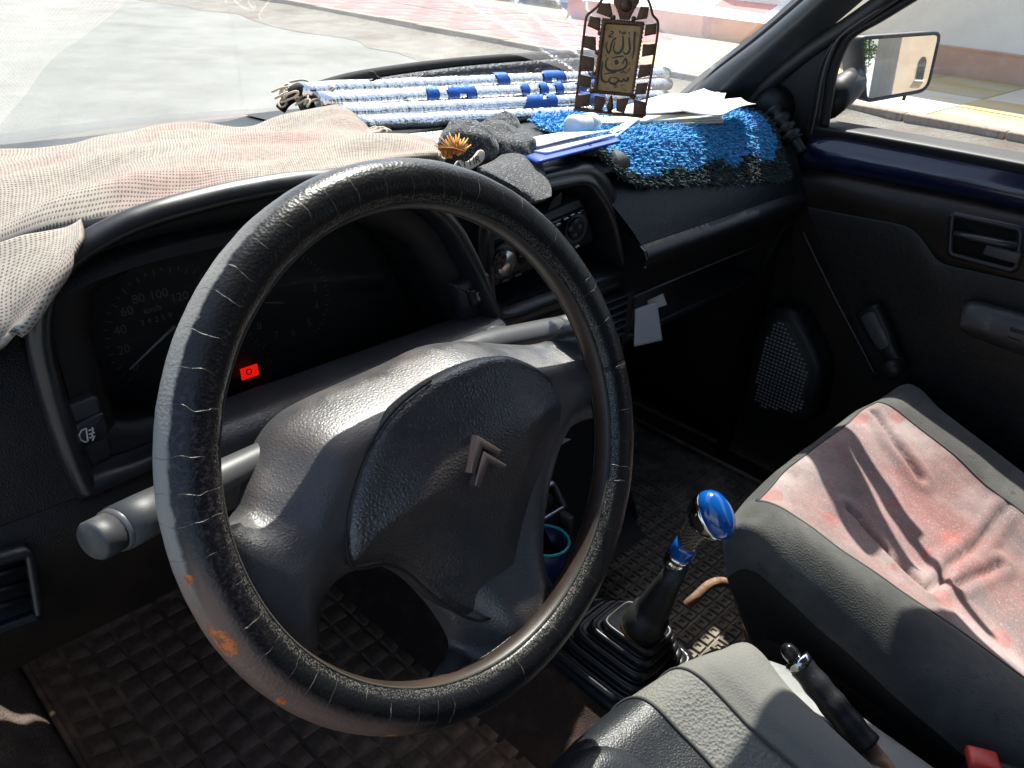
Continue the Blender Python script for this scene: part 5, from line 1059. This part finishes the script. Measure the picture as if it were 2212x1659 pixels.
wrapq(.010, .030, -25, 60, .01375, 'bottle_label', mPaper); wrapq(.014, .028, -50, -32, .0139, 'red_mark', mRed)
# ------------------------------------------------------------------ fleece mat
fm_ = thing('fleece_mat', 'bright blue shaggy fleece mat with dark border over the passenger dash', 'mat', (1.05, .68, .87))
fr_rows = []
def fcol(l): return [V(p) for p in l]
XS = [.785, .80, .82, .88, .95, 1.03, 1.12, 1.20, 1.262, 1.288]
FRONT = [(.615, .892), (.610, .890), (.606, .874), (.603, .842), (.600, .833), (.594, .824), (.588, .812), (.583, .803), (.580, .797), (.582, .800)]
for x, (fy, fz) in zip(XS, FRONT):
    if x < .85: mids = [(.638, .893), (.648, .892), (.662, .891), (.680, .889)]
    else: mids = [(.622, .862), (.652, .883), (.72, .889), (.80, .890)]
    fr_rows.append([V((x, fy, fz))] + [V((x, a, b)) for a, b in mids])
pv, pf, puv = patch(fr_rows, 6, 6, .002, 30)
mk('backing', (pv, pf), mFleD, fm_)
umax = max(a for a, b in puv); vmax = max(b for a, b in puv); NV = max(q[2] for q in pf)
tb, td = [[], []], [[], []]
def tuft(p, nrm, L_, wd, store, rg):
    d = (nrm * 1.0 + V((rg.uniform(-1, 1), rg.uniform(-1.2, .5), rg.uniform(-.9, .3))) * 1.1).normalized(); s_ = d.cross(V((rg.uniform(-1, 1), rg.uniform(-1, 1), 1))).normalized(); s2 = d.cross(s_)
    bend = V((rg.uniform(-1, 1), rg.uniform(-1, .3), rg.uniform(-1, .2))) * L_ * .5; n = len(store[0])
    for t, ww in ((0, wd * .8), (.45, wd), (.85, wd * .75)):
        c = p + d * L_ * t + bend * t * t
        for k in range(3): q = k * 2.0944; store[0].append(c + (s_ * math.cos(q) + s2 * math.sin(q)) * ww)
    store[0].append(p + d * L_ * 1.02 + bend)
    for k in range(3): a, b = n + k, n + (k + 1) % 3; store[1].append((a, b, b + 3, a + 3)); store[1].append((a + 3, b + 3, b + 6, a + 6)); store[1].append((a + 6, b + 6, n + 9))
rg = random.Random(11)
for _ in range(24000):
    q = rg.choice(pf); a, b, c, d = [pv[i] for i in q]; u_, v2 = rg.random(), rg.random(); p = a.lerp(b, u_).lerp(d.lerp(c, u_), v2); nr = (b - a).cross(d - a).normalized()
    if nr.z < 0: nr = -nr
    uu = puv[q[0]][0]; vv2 = puv[q[0]][1]
    # columns of the patch run along u = dash depth or width: work in space instead
    edge = (uu < .021 + .004 * math.sin(p.x * 60)) or (vmax - vv2 < .014)
    tuft(p, nr, rg.uniform(.007, .012), rg.uniform(.0013, .0024) * (.7 if edge else 1), td if edge else tb, rg)
tag(mk('blue_pile', tb, mFleB, fm_), kind='stuff'); tag(mk('dark_border_pile', td, mFleD, fm_), kind='stuff')
# ------------------------------------------------------------------ cards on the shelf, cup and frame behind the wheel
sheet('card', [(1372, 668, .600), (1418, 652, .600), (1430, 735, .598), (1370, 748, .600)], P('grey card', (.55, .56, .58), .6), 'pale grey card hanging from the parcel shelf', 'card', fn=ony, th=.002)
sheet('card', [(1398, 650, .625), (1432, 634, .625), (1440, 658, .62), (1402, 672, .62)], mPaperY, 'cream ticket sticking out of the parcel shelf', 'card', fn=ony, th=.0015)
sheet('banknote', [(1410, 668, .66), (1497, 657, .66), (1470, 682, .63), (1412, 682, .63)], P('worn note', (.34, .36, .30), .8, var=((160, (.16, .18, .14), .5, .65), (40, (.42, .40, .32), .5, .7))), 'worn printed slip on the parcel shelf beside the cream ticket', 'paper', fn=ony, th=.001)
sf = thing('socket_frame', 'square metal socket frame seen through the right wheel opening', 'socket', ony(1190, 1080, .56))
def yq(px, y): return [(p.x, p.z) for p in [ony(a, b, y) for a, b in px]]
fq_ = corner2(yq([(1150, 1062), (1196, 1038), (1221, 1092), (1165, 1126)], .55), .005)
mk('frame', frame_prism(fq_, off2(fq_, .0045), (0, .552, 0), V((1, 0, 0)), V((0, 0, 1)), V((0, -1, 0)), .006), mStl, sf); mk('socket_plate', prism(off2(fq_, .004), (0, .556, 0), V((1, 0, 0)), V((0, 0, 1)), V((0, -1, 0)), .003), mPl, sf)
mk('socket_hole', tube([ony(1178, 1085, .553) + V((0, .02, 0)), ony(1178, 1085, .548)], .014, 20), mBlk, sf)
mk('socket_stem', rbox(ony(1205, 1140, .57), (.012, .05, .07), .003), mGreyD, sf)
cu_ = thing('cup', 'dark blue cup with turquoise rim standing in the console behind the wheel', 'cup', onz(1186, 1170, .36))
cc = onz(1180, 1168, .37)
mk('cup_body', loft([[cc + V((math.cos(q) * r, math.sin(q) * r, z)) for q in [k * math.pi / 16 for k in range(32)]] for r, z in ((.026, -.085), (.030, -.04), (.034, 0), (.032, 0), (.028, -.05), (.02, -.08))], True, True), P('blue cup', (.008, .02, .07), .3), cu_)
mk('cup_rim', tube([cc + V((math.cos(q) * .033, math.sin(q) * .033, .001)) for q in [k * math.pi / 16 for k in range(32)]], .0022, 8, closed=True), P('turquoise rim', (.02, .35, .36), .2), cu_)
sheet('leaflet', [(1195, 975, .60), (1205, 945, .60), (1252, 950, .60), (1190, 988, .60)], P('grey leaflet', (.30, .31, .31), .7), 'grey folded leaflet behind the right wheel spoke', 'paper', fn=ony, th=.0015)
# ------------------------------------------------------------------ hanging ornament
PO = V((.672, .500, 1.02)); pnv = V((-.80, -.60, .02)).normalized()
pw0 = onp(1352, 0, PO, pnv) - onp(1318, 250, PO, pnv); pw = V((0, 0, 1)); pw = (pw - pnv * pw.dot(pnv)).normalized(); pu = pw.cross(pnv).normalized()
if (onp(1400, 120, PO, pnv) - onp(1250, 120, PO, pnv)).dot(pu) < 0: pu = -pu
orn = thing('hanging_ornament', 'brown metal and acrylic plaque with Arabic calligraphy hanging in the windscreen', 'ornament', PO - V((0, 0, .05)))
def Z(x, y): return (1580 + x * .20498) * .77778, (y * .20498) * .77778       # enlarged detail -> survey point
def oz(l, h=0): O = PO + pnv * h; return [((onp(*Z(a, b), O, pnv) - O).dot(pu), (onp(*Z(a, b), O, pnv) - O).dot(pw)) for a, b in l]
out_ = rnd2(oz([(75, 1470), (110, 1150), (150, 800), (185, 480), (225, 220), (300, 140), (380, 70), (470, -60), (600, -150), (800, -190), (960, -140), (1070, -40), (1125, 80), (1150, 190), (1215, 270), (1225, 380), (1195, 620), (1150, 900), (1100, 1200), (1050, 1460), (1010, 1590), (700, 1560), (350, 1510), (120, 1480)]), 4)
mk('acrylic_plate', prism(out_, PO, pu, pw, pnv, .0015, .0006, -.0045), mAcr, orn)
mk('outer_rim', tube([PO + pu * a + pw * b + pnv * .001 for a, b in off2(out_, .0012)], .0014, 6, closed=True), mBrz, orn)
def bar(px, nm='fret_bar', d=.003, par=orn, m=mBrz, h0=-.002):
    return mk(nm, prism(oz(px), PO, pu, pw, pnv, d, .0008, h0), m, par)
for q in ([(430, 40), (560, 40), (600, 220), (560, 240), (370, 170)], [(970, 85), (1090, 95), (1060, 250), (910, 270)], [(290, 215), (430, 240), (425, 430), (250, 350)], [(220, 480), (365, 500), (370, 690), (195, 640)], [(185, 745), (350, 780), (335, 960), (155, 960)], [(150, 1005), (305, 1040), (295, 1190), (110, 1150)], [(110, 1290), (300, 1270), (260, 1430), (75, 1460)], [(350, 1290), (480, 1310), (500, 1370), (440, 1500), (340, 1480)], [(650, 1340), (820, 1320), (750, 1530), (640, 1500)], [(880, 1340), (1045, 1390), (1010, 1570), (870, 1540)],
          [(1040, 330), (1190, 310), (1180, 460), (1020, 490)], [(1000, 600), (1170, 590), (1150, 740), (985, 770)], [(960, 880), (1120, 865), (1095, 1020), (930, 1060)], [(920, 1130), (1075, 1115), (1040, 1270), (890, 1280)], [(60, 1465), (1010, 1560), (1005, 1600), (60, 1490)], [(610, -100), (960, -90), (950, 40), (890, 130), (820, 270), (690, 260), (650, 130), (605, 40)]): bar(q)
frm = oz([(450, 245), (1025, 300), (870, 1300), (330, 1250)]); fin = oz([(500, 320), (975, 350), (845, 1260), (385, 1215)])
mk('panel_frame', frame_prism(corner2(frm, .0015, 2), corner2(fin, .0015, 2), PO - pnv * .001, pu, pw, pnv, .0062), mBrz, orn)
gp_ = mk('gold_panel', prism(off2(fin, -.001), PO, pu, pw, pnv, .0028, 0, .0), mGold, orn, smooth=False)
bd_ = []
for a, b in ((frm[0], frm[1]), (frm[1], frm[2]), (frm[2], frm[3]), (frm[3], frm[0])):
    n = 18
    for k in range(n): 
        t = (k + .5) / n; c = PO + pu * (a[0] * (1 - t) + b[0] * t) + pw * (a[1] * (1 - t) + b[1] * t) + pnv * .004; bd_.append(tube([c - pnv * .0008, c, c + pnv * .0007], [.0006, .0008, .0003], 6))
mk('beading', join(*bd_), mBrz, orn)
for c, r in (((600, 235), .0026), ((880, 250), .0024), ((420, 445), .0024), ((385, 705), .0024), ((345, 985), .0024), ((315, 1225), .003), ((870, 1300), .003), ((770, 70), .006)):
    q = oz([c])[0]; cc2 = PO + pu * q[0] + pw * q[1]; mk('stud', tube([cc2 - pnv * .002, cc2 + pnv * .003, cc2 + pnv * .0048, cc2 + pnv * .0055], [r, r, r * .7, r * .15], 12), mBrz, orn)
mk('drop_pendant', tube([PO + pu * a + pw * b + pnv * .001 for a, b in oz([(575, 1290), (570, 1340), (560, 1420), (555, 1480), (555, 1520)])], [.0007, .002, .0034, .003, .0012], 10), mBrz, orn)
# calligraphy: strokes with changing width (units of the enlarged detail)
strokes = [([(895, 425), (885, 560), (878, 700), (855, 800)], [26, 22, 18, 6]), ([(815, 500), (820, 580), (826, 660), (800, 715), (760, 725), (735, 690)], [14, 18, 22, 22, 18, 8]), ([(730, 480), (735, 560), (728, 650), (690, 705), (640, 715), (612, 680), (606, 630), (625, 560)], [14, 18, 22, 24, 22, 18, 14, 8]), ([(640, 510), (600, 540), (575, 600), (560, 680), (535, 715), (512, 660), (508, 600), (525, 560)], [18, 16, 18, 22, 20, 16, 12, 8]),
           ([(560, 430), (590, 420), (600, 445), (570, 465), (545, 490), (580, 500), (600, 490)], [10, 12, 12, 12, 14, 10, 6]), ([(690, 405), (692, 455)], [14, 6]), ([(715, 425), (722, 455), (740, 450), (745, 425), (752, 452), (768, 445), (770, 415)], [8, 10, 10, 8, 10, 10, 6]), ([(815, 430), (820, 470)], [14, 5]), ([(585, 785), (660, 765), (740, 755)], [8, 14, 16]),
           ([(530, 775), (505, 830), (502, 900), (540, 945), (620, 955), (710, 940), (765, 905), (785, 850), (770, 790), (745, 815), (735, 850)], [10, 14, 20, 24, 22, 20, 20, 18, 16, 12, 6]), ([(625, 840), (642, 815), (662, 840), (640, 862), (625, 840)], [16, 20, 20, 18, 10]), ([(500, 735), (506, 770)], [12, 5]), ([(575, 855), (580, 880)], [9, 5]), ([(725, 840), (728, 870)], [9, 5]),
           ([(470, 1000), (550, 985), (640, 975)], [8, 14, 14]), ([(455, 830), (445, 920), (440, 1010), (455, 1080), (500, 1105), (545, 1090)], [16, 18, 20, 24, 20, 10]), ([(575, 1040), (545, 1075), (555, 1110), (600, 1128), (650, 1110), (670, 1075), (640, 1050), (590, 1040)], [10, 16, 20, 22, 20, 16, 12, 8]), ([(670, 1085), (720, 1095), (745, 1060), (755, 1090), (785, 1085), (800, 1040), (805, 1075), (795, 1095)], [18, 20, 14, 18, 20, 14, 16, 10]), ([(700, 985), (745, 965), (775, 990)], [8, 14, 8]), ([(780, 990), (815, 935), (828, 915)], [6, 10, 14]), ([(600, 1160), (625, 1140), (640, 1165), (615, 1180)], [10, 14, 14, 8]), ([(700, 1150), (760, 1145)], [10, 6]), ([(560, 1235), (700, 1245)], [8, 8]), ([(815, 840), (822, 880)], [8, 4])]
ku = (V(oz([(700, 700)])[0]) - V(oz([(800, 700)])[0])).length / 100
for pts_, ws_ in strokes:
    c_ = crom([V((a, b, 0)) for a, b in oz(pts_)], 5); n = len(c_); wl_ = [ws_[min(int(i / 5), len(ws_) - 1)] + (ws_[min(int(i / 5) + 1, len(ws_) - 1)] - ws_[min(int(i / 5), len(ws_) - 1)]) * (i % 5) / 5 for i in range(n)]
    o = mk('calligraphy_stroke', ribbon([(p.x, p.y) for p in c_], [q * ku * 1.35 for q in wl_], PO, pu, pw, pnv, .0031), mGlyph, gp_, smooth=False); solid(o, .0004, 0)
mk('hanging_cord', tube(crom([PO + pw * .072 + pnv * .001, PO + pw * .11, V((.67, .40, 1.20))], 5), .0011, 6), mCord, orn)
# ------------------------------------------------------------------ the street behind, seen in the door mirror
def mirror_hit(a, b, y=None):
    p = onp(a, b, Mo, mn); d = (p - CAM).normalized(); r = d - mn * 2 * d.dot(mn); return p, r
def mm(a, b, y): p, r = mirror_hit(a, b); t = (y - p.y) / r.y; return p + r * t
P0 = mm(1945, 100, -40.0); xl = P0.x
mk('wall', rbox((xl + 5, -44, 4), (10, 8, 8.2), .02), P('ochre cream render', (.46, .37, .27), .9, var=((1.2, (.52, .43, .33), .4, .7),), bumps=(('n', 40, .5, .006),)), hb, smooth=False)
wc = mm(1990, 148, -40.0)
arch = [(-.32, -1.0), (.32, -1.0), (.32, .45)] + [(.32 * math.cos(q), .45 + .55 * math.sin(q)) for q in [k * math.pi / 10 for k in range(1, 10)]] + [(-.32, .45)]
S_ = .50
mk('arched_window', prism([(a * S_, b * S_) for a, b in arch], (wc.x, -39.985, wc.z), V((1, 0, 0)), V((0, 0, 1)), V((0, 1, 0)), .02), mGlz, hb, smooth=False)
mk('window_sill', rbox((wc.x, -39.95, wc.z - S_ * 1.03), (.8 * S_, .12, .06), .01), mWhite, hb)
for k in range(3): mk('window_bar', rbox((wc.x - .17 * S_ + k * .17 * S_, -39.96, wc.z - .1), (.02, .02, 1.6 * S_), 0), mIron, hb)
hw = thing('white_house', 'white walled house across the street seen in the door mirror', 'house', (0, -64, 0))
wt_ = mm(1905, 103, -64); mk('wall', rbox((xl - 3, -66, (wt_.z - .1) / 2), (16, 4, wt_.z + .1), .02), mWhite, hw, smooth=False); mk('parapet', rbox((xl - 3, -63.95, wt_.z - .12), (16.1, .14, .12), .01), mKerb, hw)
ww = mm(1913, 132, -64); mk('window', rbox((ww.x, -63.98, ww.z), (.30, .1, .45), .01), mGlz, hw)
vx = mm(1931, 170, -46).x
vv_ = thing('parked_van', 'pale grey van parked by the corner seen in the door mirror', 'van', (vx, -47, GZ))
vb = [(-.2, .35), (4.0, .35), (4.0, 2.2), (.9, 2.25), (.25, 1.45), (-.15, 1.25)]
mk('van_body', prism(corner2([(a, b) for a, b in vb], .15), (vx - .1, -46.0, GZ), V((0, -1, 0)), V((0, 0, 1)), V((1, 0, 0)), 1.8, .06), mVan, vv_)
mk('windscreen', rbox((vx + .7, -46.55, GZ + 1.82), (1.5, .04, .75), .01, Matrix.Rotation(.65, 3, 'X')), mGlz, vv_); mk('bumper', rbox((vx + .7, -45.85, GZ + .45), (1.85, .25, .25), .05), mGreyD, vv_)
for dx in (-.1, 1.5):
    mk('headlamp', rbox((vx + dx, -45.83, GZ + .95), (.25, .1, .2), .03), mSil, vv_)
    for dy in (.6, 3.2): mk('wheel', tube([(vx - .15 + (0 if dx < 0 else 1.5), -46 - dy, GZ + .34), (vx + .1 + (0 if dx < 0 else 1.5), -46 - dy, GZ + .34)], .34, 20), mBlk, vv_)
tc_ = mm(1868, 108, -52)
tr_ = thing('street_tree', 'green leafy tree at the edge of the door mirror', 'tree', (tc_.x, tc_.y, GZ))
mk('trunk', tube([(tc_.x - .2, tc_.y, GZ), (tc_.x - .25, tc_.y, tc_.z * .5), (tc_.x - .2, tc_.y, tc_.z)], [.16, .12, .07], 10), mBark, tr_)
lv_, lf_ = [], []; rg = random.Random(5)
for _ in range(2600):
    d = V((rg.gauss(0, 1), rg.gauss(0, 1), rg.gauss(0, 1))).normalized() * rg.random() ** .45; c = V((tc_.x - .55 + d.x * 1.15, tc_.y + d.y * 1.2, tc_.z + d.z * 1.5)); c += noise.noise_vector(c * 1.2) * .35
    u_ = V((rg.gauss(0, 1), rg.gauss(0, 1), rg.gauss(0, 1))).normalized() * .09; w_ = u_.orthogonal().normalized() * .05; n = len(lv_); lv_ += [c - u_, c + w_, c + u_, c - w_]; lf_.append((n, n + 1, n + 2, n + 3))
mk('crown', (lv_, lf_), mLeaf, tr_, smooth=False)
